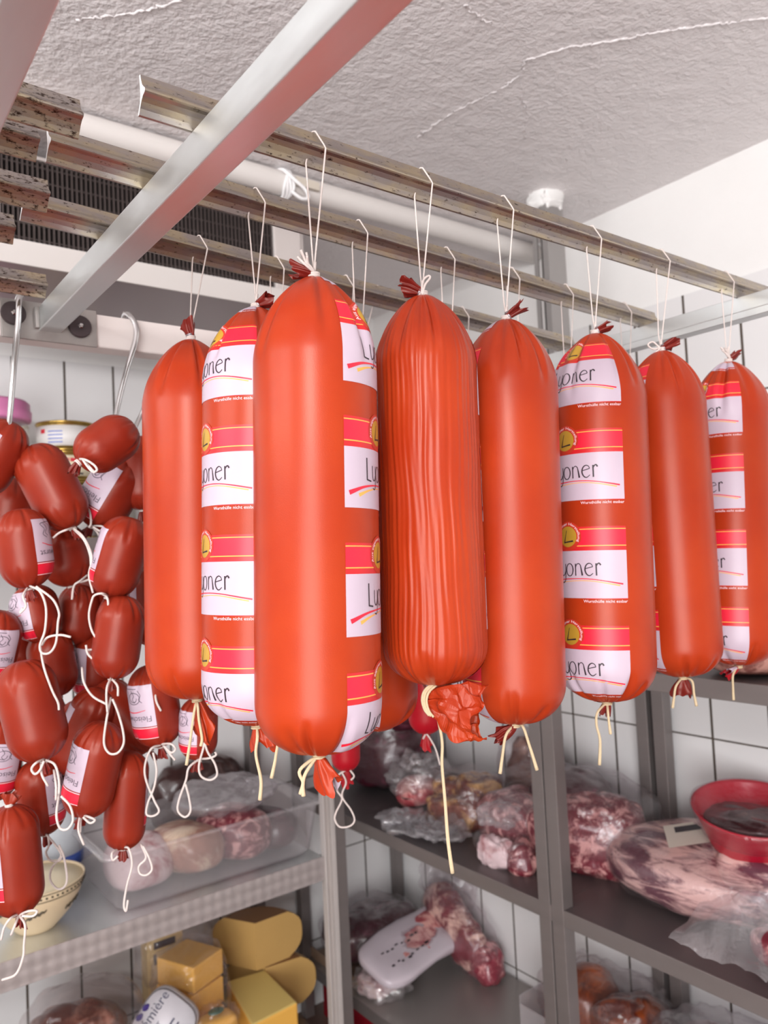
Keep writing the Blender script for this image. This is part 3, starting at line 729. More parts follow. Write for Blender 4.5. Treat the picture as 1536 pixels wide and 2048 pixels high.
# ------------------------------------------------------------------ bunch of small sausages
SM = 'small sausages hanging in the bunch'
def small(label, p1, p2, w, d, lab=None, seed=1, loops=(), d2=None, mat=None, tailpx=None, knot_top=False, kk=None, flip=True, pat=False):
    d2 = d if d2 is None else d2
    A = at_d(p2[0], p2[1], d2); T = at_d(p1[0], p1[1], d); R = w/2*U*(d+d2)/2
    b = Body(A, T, R, 1.0, 1.0, seed, 9, 0.20, 0, 0, (2.1, 2.05), (2.1, 2.05))
    t = thing('small_sausage', label, 'small sausage', (A+T)/2, SM)
    part(t, 'casing', b.mesh(80, 64), mat or CASING_S)
    if lab is not None:
        m = MB(); edge = lab; k = kk or R*0.0165
        tc = b.theta_to((0, 0, H))
        half = 62*k/R
        th = tc + math.radians(abs(edge))*(1 if edge > 0 else -1) + (half if edge > 0 else -half) if abs(edge) < 300 else tc
        if abs(edge) >= 300: th = tc + math.radians(edge-(300 if edge > 0 else -300))
        b.art(ART_S, k, th, 0.12*R, m, flip)
        if m.nv: part(t, 'printed_label', m, LABELMATS, True, label='pale printed label with red band')
    d_ = -b.ez
    part(t, 'casing_tail', tail_mesh(A+d_*0.001, (at_d(tailpx[0], tailpx[1], d2)-A) if tailpx else d_, 0.015, 0.0036, 0.0062, seed), CASING_IN)
    m = MB(); ring(m, A+d_*0.001, d_, 0.0043, 0.0014, 2)
    if knot_top: ring(m, T+b.ez*0.001, b.ez, 0.0043, 0.0014, 2); 
    part(t, 'string_knot', m, COTTON)
    if knot_top: part(t, 'casing_tail', tail_mesh(T+b.ez*0.001, b.ez+np.array([0.3, 0, 0]), 0.014, 0.0036, 0.009, seed+4), mat or CASING_S)
    for q in loops:
        m = MB(); m.tube([at_d(x, y, d2-R*1.02 if i else d2-R*0.5) for i, (x, y) in enumerate(q)], 0.0016, 7); part(t, 'string_loop', m, COTTON)
    return t
small('small sausage at the very top edge of the bunch beside the first meat hook, tilted', (28, 845), (-52, 985), 100, 1.10, -8, 101)
small('small sausage slanting down from below the first hook, wide bow at its foot', (62, 893), (145, 1056), 104, 1.12, None, 102, [[(145, 1056), (132, 1060), (118, 1066), (106, 1076)], [(146, 1056), (165, 1072), (178, 1095), (184, 1120), (178, 1150), (186, 1186)], [(146, 1057), (168, 1080), (180, 1110), (182, 1140)]])
small('small sausage lying almost level at the top, string bow on its pleated end', (268, 852), (158, 925), 96, 1.075, 112, 103, [[(160, 918), (172, 920), (188, 930), (194, 940), (186, 944), (176, 934), (166, 920)], [(168, 920), (180, 935), (190, 946)]], d2=1.035, tailpx=(150, 940))
small('small sausage under the level one, grey label towards the gap', (262, 920), (182, 1052), 106, 1.19, -3, 104, [[(183, 1052), (200, 1052), (211, 1056), (203, 1063), (186, 1054)], [(186, 1054), (198, 1070), (205, 1088)], [(163, 1000), (178, 1020), (182, 1045), (178, 1055)]])
small('small sausage peeking out behind the plain end sausage at hook height', (278, 872), (285, 1020), 84, 1.20, None, 105)
small('small sausage with a narrow label on its inner side and a long string loop', (38, 1018), (60, 1176), 102, 1.065, 22, 106, [[(60, 1172), (80, 1183), (92, 1215), (90, 1260), (80, 1290), (84, 1306), (100, 1305), (112, 1285), (116, 1245), (118, 1225), (105, 1198), (72, 1173)], [(55, 1176), (46, 1192), (52, 1212), (40, 1226), (46, 1216)], [(80, 1290), (88, 1335), (104, 1380), (116, 1405), (118, 1420)], [(84, 1290), (95, 1275), (120, 1270), (142, 1274)]])
small('round ended small sausage below the slanting one', (118, 1048), (142, 1172), 92, 1.18, None, 107, [[(175, 1150), (160, 1162), (148, 1172), (144, 1199)], [(160, 1165), (180, 1158), (186, 1150), (180, 1148)]])
small('small sausage touching the plain end sausage, label edge on its far side, lit foot', (262, 1035), (216, 1194), 98, 1.10, -48, 108, [[(216, 1192), (205, 1187), (190, 1190), (184, 1200), (178, 1230), (184, 1262), (202, 1290), (207, 1308), (192, 1320), (176, 1308), (172, 1290)], [(205, 1188), (215, 1197), (217, 1222)], [(172, 1300), (190, 1300), (203, 1308)]])
small('small sausage behind the long string loop, label with red band on its side', (60, 1170), (82, 1282), 92, 1.17, -12, 109)
small('small sausage cut by the picture edge, patterned label on its lower half', (5, 1222), (-28, 1368), 92, 1.12, 304, 110, kk=0.00052)
small('small sausage under the lit one, beside the plain end sausage, big string loop below', (248, 1192), (224, 1356), 94, 1.085, None, 111, [[(222, 1356), (214, 1375), (213, 1400), (215, 1425)], [(224, 1358), (235, 1372), (236, 1392)], [(222, 1395), (213, 1440), (208, 1485), (218, 1506), (235, 1506), (247, 1488), (246, 1462), (236, 1425), (225, 1398)], [(164, 1335), (168, 1365), (185, 1392), (212, 1408)]])
small('small sausage half hidden behind the fattest one', (92, 1262), (118, 1392), 88, 1.19, None, 112)
small('fattest small sausage of the bunch, leaning, with a bright sheen and pleated foot', (40, 1322), (88, 1520), 116, 1.045, None, 113, [[(88, 1518), (72, 1526), (63, 1538), (70, 1548), (80, 1540), (88, 1522)], [(82, 1528), (84, 1550), (96, 1572)], [(92, 1520), (110, 1530), (118, 1560), (118, 1588)], [(118, 1590), (113, 1630), (120, 1656), (135, 1658), (146, 1640), (140, 1612), (122, 1592)], [(108, 1540), (112, 1570), (112, 1600)]], tailpx=(100, 1560))
small('small sausage with label facing out, behind the foot of the plain end sausage', (298, 1330), (322, 1492), 96, 1.14, -2, 114, [[(322, 1490), (302, 1498), (290, 1530), (292, 1560), (308, 1600), (318, 1622), (306, 1632), (293, 1628), (296, 1605), (308, 1575), (313, 1540), (306, 1505)], [(322, 1488), (342, 1488), (351, 1498), (342, 1505), (328, 1492)], [(326, 1490), (340, 1508), (350, 1520)], [(310, 1366), (312, 1400), (322, 1422)]])
small('small sausage sloping away under the one with the big string loop', (198, 1368), (300, 1500), 84, 1.22, 60, 115)
small('small sausage leaning the other way behind the labelled upside down one', (205, 1380), (128, 1545), 90, 1.19, -45, 116)
small('small sausage with a clearly readable upside down label, bow at its foot', (208, 1445), (166, 1632), 100, 1.085, -17, 117, [[(164, 1630), (178, 1634), (190, 1640), (180, 1646), (166, 1634)], [(160, 1632), (157, 1660), (168, 1690)], [(162, 1632), (160, 1665)]], tailpx=(146, 1665))
small('slim small sausage at the lower end of the bunch above the plastic tub', (258, 1504), (246, 1696), 82, 1.13, 62, 118, [[(246, 1694), (258, 1698), (264, 1730), (254, 1770), (248, 1808), (252, 1822), (256, 1800)], [(236, 1698), (224, 1706), (226, 1720), (236, 1712)], [(282, 1688), (292, 1715), (278, 1732), (280, 1747), (293, 1750), (304, 1738), (298, 1715), (286, 1692)]], tailpx=(246, 1740))
small('small sausage at the picture edge whose label shows a curled line drawing', (8, 1440), (-22, 1600), 96, 1.15, 304, 119, kk=0.00055)
small('small sausage with a label tip, behind the lowest one', (72, 1520), (90, 1668), 88, 1.16, 14, 120, [[(92, 1668), (112, 1692), (122, 1712), (104, 1735), (100, 1758), (112, 1776), (126, 1776), (134, 1758), (128, 1715), (118, 1690)], [(96, 1670), (98, 1690), (92, 1705), (100, 1720), (118, 1722), (124, 1712)]])
small('lowest small sausage of the bunch, tied at both ends, above the bowl', (18, 1612), (38, 1828), 104, 1.05, -26, 121, [[(36, 1828), (20, 1838), (8, 1856), (2, 1880)], [(38, 1830), (50, 1850), (48, 1890), (46, 1915), (32, 1948), (4, 1960)], [(38, 1830), (58, 1822), (74, 1822), (66, 1832), (44, 1832)], [(38, 1830), (30, 1850), (22, 1870)]], knot_top=True)
small('small sausage at the picture edge between the two patterned labels', (-18, 1385), (-8, 1500), 80, 1.22, None, 122)
small('small sausage hanging behind the squeezed labelled big one, red label band', (398, 1395), (396, 1518), 76, 1.14, -4, 123, [[(400, 1517), (378, 1535), (372, 1560), (358, 1600), (356, 1622), (370, 1634), (381, 1622), (378, 1595), (371, 1568)], [(412, 1450), (408, 1490), (398, 1530), (402, 1552), (420, 1560), (434, 1550), (430, 1528), (416, 1505), (409, 1485)], [(398, 1518), (420, 1516), (432, 1510), (430, 1504)]], tailpx=(394, 1550))
small('small sausage showing a pale label strip along the plain end sausage', (300, 1130), (305, 1290), 84, 1.22, -40, 124)
small('dark small sausage deep in the middle of the bunch', (160, 1170), (150, 1290), 78, 1.24, None, 125)
small('small sausage deep in the bunch under the round ended one', (190, 1270), (185, 1400), 80, 1.25, -20, 126)

small('small sausage in shade under the tilted one by the first hook, behind the slanting one', (30, 955), (12, 1080), 96, 1.24, None, 127)
small('small sausage in shade between the cut patterned one and the fattest one', (40, 1215), (46, 1345), 92, 1.27, None, 128)
small('small sausage in shade behind the two with string loops, centre of the bunch', (175, 1110), (185, 1230), 88, 1.28, None, 129)
small('small sausage in shade behind the readable upside down label', (165, 1400), (150, 1520), 88, 1.28, None, 130)
small('small sausage in shade behind the one touching the plain end sausage', (262, 1110), (255, 1250), 88, 1.28, None, 131)

# two crimson sausages farther back
def crimson(label, p1, p2, w, d, loops, seal, seed):
    A = at_d(p2[0], p2[1], d); T = at_d(p1[0], p1[1], d); R = w/2*U*d
    b = Body(A, T, R, 1.0, 1.0, seed, 8, 0.1, 0, 0, (2.4, 2.2), (2.4, 2.2))
    t = thing('crimson_sausage', label, 'sausage', A, 'crimson sausages behind the big ones')
    part(t, 'casing', b.mesh(64, 60), CASING_R)
    if seal:
        f = Flat(); f.disc(0, 30, 13, G_, 0.0006); f.disc(8, -12, 10, P_, 0.0006); f.disc(8, -12, 6, GI_, 0.0007)
        m = MB(); b.art(f, 0.001, b.theta_to((0, 0, H)), -0.01, m); part(t, 'printed_label', m, LABELMATS)
    part(t, 'casing_tail', tail_mesh(A, -b.ez, 0.026, 0.004, 0.008, seed), CASING_R)
    for q in loops:
        m = MB(); m.tube([at_d(x, y, d-0.012) for x, y in q], 0.0016, 6); part(t, 'string_loop', m, COTTON)
    # the string it hangs from runs up to the third rail
    m = MB(); zt = ZB+0.033; X = T[0]; m.tube([T, (X, T[1], (T[2]+zt)/2), (X, r3(X), zt)], 0.001, 6, smooth=2); part(t, 'hanging_string', m, COTTON)
crimson('crimson sausage tip below the front sausage with a hanging string loop', (688, 1330), (692, 1540), 58, 1.3, [[(692, 1540), (676, 1552), (674, 1580), (684, 1598), (672, 1625), (670, 1640), (680, 1654), (700, 1652), (709, 1640), (702, 1620), (684, 1592), (692, 1565), (684, 1545)], [(700, 1540), (708, 1552), (702, 1560)]], False, 61)
crimson('crimson sausage with a gold seal beside the crumpled casing end', (850, 1270), (852, 1466), 70, 1.3, [[(852, 1466), (862, 1480), (872, 1500), (880, 1530)], [(852, 1466), (846, 1478)]], True, 62)

# ------------------------------------------------------------------ shelving units
def post(t, x, y, zb, zt, w=0.036):
    m = MB(); m.box((x, y, zb), (x+w, y+w, zt)); part(t, 'post', m, STEEL, False, 0.002)
def board(t, x0, x1, y0, y1, z, lip, face, mat=SHELFTOP, lipmat=STEEL):
    m = MB(); m.box((x0, y0, z-0.004), (x1, y1, z), 0)
    if face == 'x': m.box((x0-0.002, y0, z-lip), (x0+0.002, y1, z+0.001), 1)
    else: m.box((x0, y0-0.002, z-lip), (x1, y0+0.002, z+0.001), 1)
    part(t, 'shelf_board', m, [mat, lipmat], False, 0.001)
S1, S2, S3 = H-0.849, H-1.418, H-0.280
XF, XK = 1.39, XW-0.02
t = thing('steel_shelving_unit', 'grey steel shelving unit in the corner holding bagged meat on two levels', 'shelf', (1.6, 1.85, 0), 'steel shelving units along the walls')
for x, y in ((XF, 1.264), (XF, 2.42), (XK-0.036, 1.264), (XK-0.036, 2.425)): post(t, x, y, 0, H+0.16 if x < 1.5 else H-0.05)
for z in (S1, S2, H-0.02): board(t, XF+0.003, XK, 1.2605, 2.455, z, 0.036, 'x', SHELFTOP if z == S1 else mk_steel('lit_shelf_steel', rgb(158, 152, 148), 0.36, 0.5, 0.1))  # paler steel: stronger light on the lower level put into the colour
t = thing('steel_shelving_unit', 'grey steel shelving unit nearer the camera with the red bowl on it', 'shelf', (1.6, 0.5, 0), 'steel shelving units along the walls')
for x, y in ((XF, 1.224), (XF, 0.0), (XK-0.036, 1.212), (XK-0.036, 0.0)): post(t, x, y, 0, H+0.16 if x < 1.5 else H-0.05)
for z in (S1, S2, S3): board(t, XF+0.003, XK, 0.0, 1.26, z, 0.036, 'x')
def mk_quilt():
    q = NT('circle_brushed_steel')
    s = q.n('ShaderNodeSeparateXYZ', Vector=q.obj())
    a = q.math('ADD', s.outputs['X'], s.outputs['Z']); b = q.math('SUBTRACT', s.outputs['X'], s.outputs['Z'])
    h = q.math('MULTIPLY', q.math('SINE', q.math('MULTIPLY', a, 105.0)), q.math('SINE', q.math('MULTIPLY', b, 105.0)))
    h = q.math('ADD', h, q.math('MULTIPLY', q.noise(25, 3), 1.5))
    q.principled(Base__Color=rgb(182, 172, 170), Metallic=0.45, Roughness=0.42, Normal=q.bump(h, 0.35, 0.0025)); return q.m
QUILT = mk_quilt()
SL, SL2, SLU = H-0.888, H-1.418, H+0.065
t = thing('steel_shelving_unit', 'steel shelving unit on the back wall with a patterned front edge, holding tub and cheeses', 'shelf', (0.6, 2.2, 0), 'steel shelving units along the walls')
for z, q in ((SL, QUILT), (SL2, STEEL), (SLU, STEEL)): board(t, -0.3, 1.212, 1.97, 2.465, z, 0.066, 'y', SHELFTOP if q is STEEL else GALV, q)
for x, y in ((1.25, 1.966), (-0.34, 1.966), (1.214, 2.425), (-0.34, 2.425)): post(t, x, y, 0, H+0.12, 0.04)
m = MB(); m.box((1.213, 1.962, 0), (1.219, 1.985, H+0.12)).box((1.239, 1.962, 0), (1.252, 1.985, H+0.12)).box((1.219, 1.98, 0), (1.24, 1.986, H+0.12))
part(t, 'post_flange', m, mk_steel('bright_flange', rgb(206, 198, 194), 0.4, 0.3, 0.06), False, 0.001)

# ------------------------------------------------------------------ things on the right shelves
def bag(name, label, cat, base, meats, film=None, group='bags of meat on the steel shelves'):
    """meats: list of (part name, blob args, material); film: list of blob args"""
    t = thing(name, label, cat, base, group)
    for nm, kw, mt in meats:
        if 'amp' in kw and 'cheese' not in nm: kw['amp'] *= 1.25; kw.setdefault('amp2', 0.006); kw['nu'] = 56; kw['nv'] = 32
        m = MB(); m.blob(**kw); part(t, nm, m, mt)
    if film:
        for kw, mt in film: m = MB(); m.blob(**kw); part(t, 'plastic_film', m, mt)
    return t
def B_(c, h, **k): return dict(c=c, h=h, **k)
F0 = dict(e1=0.75, e2=0.75, amp2=0.010, nu=64, nv=36)
# level one, corner unit
bag('meat_bag', 'large dark purple bag of meat in the corner of the shelf', 'meat bag', (1.70, 2.28, S1), [('meat', B_((1.69, 2.27, S1+0.12), (0.14, 0.15, 0.12), amp=0.010, freq=22, seed=2, e1=0.6), MEAT_D), ('meat', B_((1.70, 2.18, S1+0.30), (0.12, 0.13, 0.09), amp=0.010, freq=22, seed=12), MEAT_D)], [(B_((1.69, 2.26, S1+0.19), (0.155, 0.17, 0.19), seed=3, freq=24, **F0), FILM)])
t = thing('steel_bowl', 'small steel bowl heaped with pink meat under bubbled cling film', 'bowl', (1.60, 1.99, S1))
m = MB(); m.lathe([(0, 0), (0.052, 0), (0.058, 0.006), (0.075, 0.055), (0.077, 0.058), (0.073, 0.056), (0.055, 0.008), (0, 0.006)], (1.60, 1.99, S1), 40); part(t, 'bowl_shell', m, simple('polished_steel', rgb(190, 182, 178), 0.2, 1.0))
m = MB(); m.blob((1.60, 1.99, S1+0.06), (0.074, 0.074, 0.05), amp=0.006, freq=40, seed=4, e1=0.9, e2=1); part(t, 'meat', m, MEAT_P)
m = MB(); m.blob((1.615, 2.01, S1+0.10), (0.105, 0.105, 0.075), amp=0.006, freq=40, amp2=0.014, seed=5, e1=0.9, e2=1, nu=70, nv=40); part(t, 'cling_film', m, mk_film('bubble_film', (0.95, 0.93, 0.94, 1), 0.10, 0.14, 90))
bag('cured_meat_bag', 'open bag of yellow brown cured meat slabs behind the long twine', 'meat bag', (1.62, 1.80, S1), [('meat_slab', B_((1.58, 1.80, S1+0.045), (0.05, 0.10, 0.045), amp=0.006, freq=26, seed=7, yaw=0.3, e1=0.5), MEAT_B), ('meat_slab', B_((1.64, 1.74, S1+0.10), (0.06, 0.07, 0.05), amp=0.007, freq=26, seed=8, yaw=-0.3, e1=0.5), mk_meat('bacon', rgb(110, 44, 38), rgb(226, 176, 104), 0.5, 12)), ('meat_slab', B_((1.66, 1.88, S1+0.055), (0.07, 0.07, 0.055), amp=0.006, freq=26, seed=9), MEAT_B)], [(B_((1.62, 1.80, S1+0.075), (0.12, 0.15, 0.085), seed=10, freq=26, **F0), FILM)])
bag('cured_meat_bag', 'brown folded pack of cured meat standing at the wall behind the steel post', 'meat bag', (1.74, 1.72, S1), [('meat_slab', B_((1.76, 1.66, S1+0.13), (0.04, 0.09, 0.13), amp=0.008, freq=30, seed=17, e1=0.5, tilt=(0.1, 0.2)), mk_meat('brown_cured', rgb(112, 64, 52), rgb(176, 128, 112), 0.3, 10))], [(B_((1.755, 1.66, S1+0.14), (0.052, 0.105, 0.15), seed=18, freq=28, **F0), FILM)])
m = MB()
for k, (cx_, cy_, hx, hy, yw) in enumerate([(1.47, 1.84, 0.075, 0.11, 0.2), (1.50, 1.76, 0.08, 0.09, -0.5), (1.47, 1.92, 0.06, 0.08, 0.8)]):
    m.blob((cx_, cy_, S1+0.016+0.006*k), (hx, hy, 0.015), yw, 0.9, 0.8, 0.006, 40, 30+k, nu=60, nv=24, amp2=0.012)
single('empty_plastic_bag', m, mk_film('grey_clear_bag', (0.92, 0.93, 0.95, 1), 0.14, 0.12, 50), 'crumpled empty clear plastic bag lying at the shelf edge', 'plastic bag')
bag('meat_bag', 'long bag of marbled purple meat passing behind the steel post', 'meat bag', (1.68, 1.46, S1), [('meat', B_((1.66, 1.36, S1+0.085), (0.13, 0.16, 0.088), amp=0.010, freq=24, seed=21, e1=0.6, yaw=0.25), MEAT), ('meat', B_((1.60, 1.56, S1+0.07), (0.09, 0.11, 0.07), amp=0.010, freq=24, seed=22, e1=0.6), MEAT), ('meat', B_((1.72, 1.46, S1+0.15), (0.10, 0.13, 0.06), amp=0.010, freq=24, seed=24, e1=0.7), MEAT_D)], [(B_((1.68, 1.44, S1+0.105), (0.16, 0.26, 0.118), seed=23, freq=22, yaw=0.1, **F0), FILM)])
bag('meat_bag', 'small bag with a pale fatty meat piece at the shelf edge before the post', 'meat bag', (1.49, 1.52, S1), [('meat', B_((1.475, 1.515, S1+0.04), (0.036, 0.05, 0.04), amp=0.009, freq=40, seed=25, e1=0.55, e2=0.6), MEAT_W), ('meat', B_((1.50, 1.445, S1+0.034), (0.04, 0.05, 0.034), amp=0.009, freq=40, seed=26, e1=0.6), MEAT)], [(B_((1.485, 1.49, S1+0.05), (0.062, 0.09, 0.052), seed=27, freq=34, **F0), FILM), (B_((1.50, 1.53, S1+0.12), (0.05, 0.06, 0.03), seed=28, freq=40, **F0), FILM_M)])
# level one, near unit
t = bag('vacuum_packed_beef', 'large vacuum packed piece of beef with fatty streaks under the red bowl', 'packed meat', (1.62, 1.03, S1), [('meat', B_((1.66, 1.03, S1+0.068), (0.145, 0.225, 0.070), amp=0.009, freq=16, seed=31, e1=0.7, e2=0.9, yaw=0.12, amp2=0.004), MEAT_V), ('meat', B_((1.68, 0.90, S1+0.072), (0.105, 0.11, 0.074), amp=0.010, freq=26, seed=34, e1=0.7), MEAT_V)], [(B_((1.66, 1.02, S1+0.070), (0.152, 0.24, 0.075), seed=32, freq=22, yaw=0.12, e1=0.7, e2=0.9, amp2=0.005, nu=64, nv=36), FILM)])
m = MB(); V = []
for i in range(9):
    for j in range(9):
        p = at_z(1326+i*10.5+j*1.5, 1652+j*5.5-i*1.5, S1+0.160-0.0014*j); V.append(p)
m.add(V, [(i*9+j, i*9+j+1, (i+1)*9+j+1, (i+1)*9+j) for i in range(8) for j in range(8)], 0)
for (i, j, a, b_) in ((2, 1, 3, 1), (2, 2, 5, 1), (5, 1, 2, 1)):
    q = [V[i*9+j], V[(i+a)*9+j], V[(i+a)*9+j+b_], V[i*9+j+b_]]; m.add(np.array(q)+np.array([-0.0015, 0, 0.0005]), [(0, 1, 2, 3)], 1)
part(t, 'paper_tag', m, [simple('tag_paper', rgb(226, 214, 200), 0.6), INK], True, label='small white paper label with dark print')
# red bowl standing on the beef
Rb = Matrix.Rotation(math.radians(-9), 3, 'Y') @ Matrix.Rotation(math.radians(7), 3, 'X')
cb_ = np.array([1.69, 0.925, S1+0.150])
t = thing('red_bowl', 'tilted red plastic bowl of dark meat covered with cling film, standing on the packed beef', 'bowl', cb_)
m = MB(); m.lathe([(0, 0), (0.080, 0), (0.088, 0.006), (0.122, 0.088), (0.126, 0.092), (0.122, 0.094), (0.117, 0.088), (0.083, 0.010), (0, 0.006)], cb_, 64, R=Rb); part(t, 'bowl_shell', m, simple('red_plastic', rgb(186, 14, 46), 0.3))
m = MB(); m.blob(cb_+np.array([0, 0, 0.050]), (0.100, 0.100, 0.026), 0, 0.6, 1.0, 0.006, 34, 41, amp2=0.004); part(t, 'meat', m, mk_meat('brown_red_meat', rgb(78, 40, 44), rgb(110, 72, 72), 0.3, 24))
def filmfn(V):
    V = V.copy(); r = np.hypot(V[:, 0], V[:, 1]); V[:, 2] += -0.026*np.clip(1-(r/0.12)**2, 0, 1) + 0.0025*np.abs(sn(V, 60, 9)); return V
m = MB(); m.lathe([(0.0, 0.095), (0.03, 0.095), (0.06, 0.095), (0.09, 0.095), (0.118, 0.0955), (0.1285, 0.092), (0.122, 0.072), (0.110, 0.045)], cb_, 80, fn=filmfn, R=Rb); part(t, 'cling_film', m, mk_film('bowl_film', (0.93, 0.88, 0.9, 1), 0.02, 0.03, 40, 0.07))
# plastic bag with meat at the right border
t = thing('meat_bag', 'milky plastic bag with a meat piece at the shelf front by the packed beef', 'meat bag', (1.50, 0.88, S1), 'bags of meat on the steel shelves')
m = MB(); m.blob((1.53, 0.78, S1+0.034), (0.055, 0.07, 0.032), 0, 0.7, 0.8, 0.006, 34, 51); part(t, 'meat', m, MEAT)
V = []; n = 22
for i in range(n):
    for j in range(n):
        u, w = i/(n-1), j/(n-1)
        y = 0.965-0.20*u; x = 1.60-0.19*w
        z = S1+0.018+0.085*math.sin(math.pi*min(1, u*0.9+0.2))*(1-w)**0.6*0.9+0.05*math.exp(-((u-0.62)/0.25)**2-((w-0.4)/0.35)**2)
        V.append((x, y, z+0.006*math.sin(9*u+7*w)+0.006*abs(math.sin(14*u-5*w))))
m = MB(); m.add(V, [(i*n+j, i*n+j+1, (i+1)*n+j+1, (i+1)*n+j) for i in range(n-1) for j in range(n-1)]); part(t, 'plastic_film', m, FILM_M)
# upper near shelf
m = MB(); m.blob((1.50, 0.80, S3+0.045), (0.09, 0.075, 0.046), 0.2, 0.6, 0.8, 0.004, 40, 55, flat=0.95); single('meat_piece', m, mk_meat('pinkish_meat', rgb(140, 84, 76), rgb(186, 136, 124), 0.4, 26), 'pinkish brown meat piece on the upper shelf edge beside the last sausage', 'meat')
# level two
t = bag('meat_tray', 'shallow tray heaped with dark red meat in a clear bag on the lower corner shelf', 'meat tray', (1.58, 2.30, S2), [('meat', B_((1.585, 2.30, S2+0.085), (0.165, 0.13, 0.075), amp=0.010, freq=24, seed=61, e1=0.7, e2=0.7), MEAT_D)], [(B_((1.585, 2.29, S2+0.095), (0.175, 0.145, 0.088), seed=62, freq=24, **F0), FILM)])
m = MB(); m.box((1.425, 2.16, S2+0.001), (1.755, 2.43, S2+0.006)).box((1.42, 2.16, S2+0.001), (1.425, 2.43, S2+0.035)).box((1.42, 2.155, S2+0.001), (1.755, 2.16, S2+0.035)).box((1.755, 2.155, S2+0.001), (1.76, 2.43, S2+0.035))
part(t, 'tray', m, simple('beige_tray', rgb(150, 124, 104), 0.5), False)
t = thing('vacuum_pack', 'white printed vacuum pack with pinkish meat in its window on the lower shelf', 'packed meat', (1.62, 2.10, S2))
Rz = dict(yaw=0.02)
m = MB(); m.blob((1.63, 2.08, S2+0.105), (0.19, 0.085, 0.022), 0.08, 0.6, 0.5, 0.003, 26, 71, tilt=(0.30, -0.10)); part(t, 'meat', m, MEAT_P)
m = MB(); m.blob((1.63, 2.08, S2+0.105), (0.205, 0.10, 0.026), 0.08, 0.6, 0.45, 0.004, 26, 72, tilt=(0.30, -0.10), amp2=0.003)
wt = NT('white_pouch')
sx = wt.n('ShaderNodeSeparateXYZ', Vector=wt.obj())
dx = wt.math('DIVIDE', wt.math('SUBTRACT', sx.outputs['X'], 0.015), 0.085); dy = wt.math('DIVIDE', wt.math('ADD', sx.outputs['Y'], 0.03), 0.045)
rad_ = wt.math('SQRT', wt.math('ADD', wt.math('MULTIPLY', dx, dx), wt.math('MULTIPLY', dy, dy)))
f_ = wt.ramp(wt.math('ADD', wt.math('MULTIPLY', rad_, 0.5), wt.math('MULTIPLY', wt.math('SUBTRACT', wt.noise(26, 4), 0.5), 0.5)), [(0.34, (1, 1, 1, 1)), (0.48, (0, 0, 0, 1))])
pr = wt.n('ShaderNodeBsdfPrincipled', Base__Color=rgb(198, 186, 194), Roughness=0.25); trn = wt.n('ShaderNodeBsdfTransparent')
mx = wt.n('ShaderNodeMixShader', i0=wt.math('SUBTRACT', 1.0, wt.math('MULTIPLY', f_, 0.85)), i1=trn.outputs[0], i2=pr.outputs[0]); wt.t.links.new(mx.outputs[0], wt.out.inputs[0])
part(t, 'printed_pouch', m, wt.m)
m = MB(); rp = np.random.RandomState(3); Rv = np.array(Matrix.Rotation(0.08, 3, 'Z') @ Matrix.Rotation(-0.10, 3, 'Y') @ Matrix.Rotation(0.30, 3, 'X'))
for k in range(16):
    q = np.array([-0.15+0.022*(k % 8)+rp.uniform(-.006, .006), -0.045+0.055*(k//8)+rp.uniform(-.008, .008), 0.0268])
    w_, h_ = rp.uniform(0.004, 0.009), rp.uniform(0.002, 0.005)
    m.add([Rv @ (q+np.array(d)) + np.array([1.63, 2.08, S2+0.105]) for d in ((-w_, -h_, 0), (w_, -h_, 0), (w_, h_, 0), (-w_, h_, 0))], [(0, 1, 2, 3)])
part(t, 'print', m, INK, False)
bag('meat_bag', 'crinkled clear bag below the white vacuum pack at the front of the lower shelf', 'meat bag', (1.45, 2.10, S2), [('meat', B_((1.47, 2.09, S2+0.03), (0.06, 0.07, 0.028), amp=0.005, freq=40, seed=75), MEAT_W)], [(B_((1.48, 2.08, S2+0.035), (0.082, 0.10, 0.036), seed=76, freq=40, **F0), mk_film('crinkled_bag', (0.9, 0.9, 0.9, 1), 0.12, 0.16, 90))])
bag('meat_bag', 'bag of red meat with pale fat leaning on the tiled wall on the lower shelf', 'meat bag', (1.77, 2.02, S2), [('meat', B_((1.775, 2.05, S2+0.125), (0.05, 0.15, 0.075), amp=0.010, freq=26, seed=81, e1=0.7, tilt=(0.42, 0.15)), mk_meat('rib_meat', rgb(134, 46, 60), rgb(226, 188, 174), 0.45, 12)), ('meat', B_((1.78, 1.93, S2+0.055), (0.045, 0.075, 0.053), amp=0.010, freq=34, seed=84, e1=0.6), mk_meat('red_pink_meat', rgb(150, 60, 74), rgb(214, 150, 150), 0.4, 30))], [(B_((1.775, 2.03, S2+0.125), (0.065, 0.18, 0.10), seed=82, freq=26, tilt=(0.42, 0.1), **F0), FILM), (B_((1.78, 2.08, S2+0.26), (0.05, 0.13, 0.09), seed=83, freq=26, **F0), FILM)])
t = bag('marinated_meat_tub', 'clear tub of orange brown marinated meat on the lower shelf behind the steel posts', 'meat tub', (1.70, 1.48, S2), [('meat', B_((1.72, 1.47, S2+0.11), (0.10, 0.10, 0.10), amp=0.012, freq=26, seed=91, e1=0.7), MEAT_M), ('meat', B_((1.73, 1.30, S2+0.125), (0.10, 0.09, 0.11), amp=0.012, freq=26, seed=92, e1=0.7), mk_meat('brown_marinade', rgb(100, 34, 18), rgb(142, 66, 30), 0.4, 16))], None)
m = MB(); m.box((1.60, 1.20, S2+0.002), (1.845, 1.585, S2+0.006)).box((1.595, 1.20, S2+0.002), (1.60, 1.585, S2+0.13)).box((1.60, 1.585, S2+0.002), (1.845, 1.59, S2+0.15)).box((1.60, 1.195, S2+0.002), (1.845, 1.20, S2+0.13)); part(t, 'tub_wall', m, TUBP, False, 0.003)
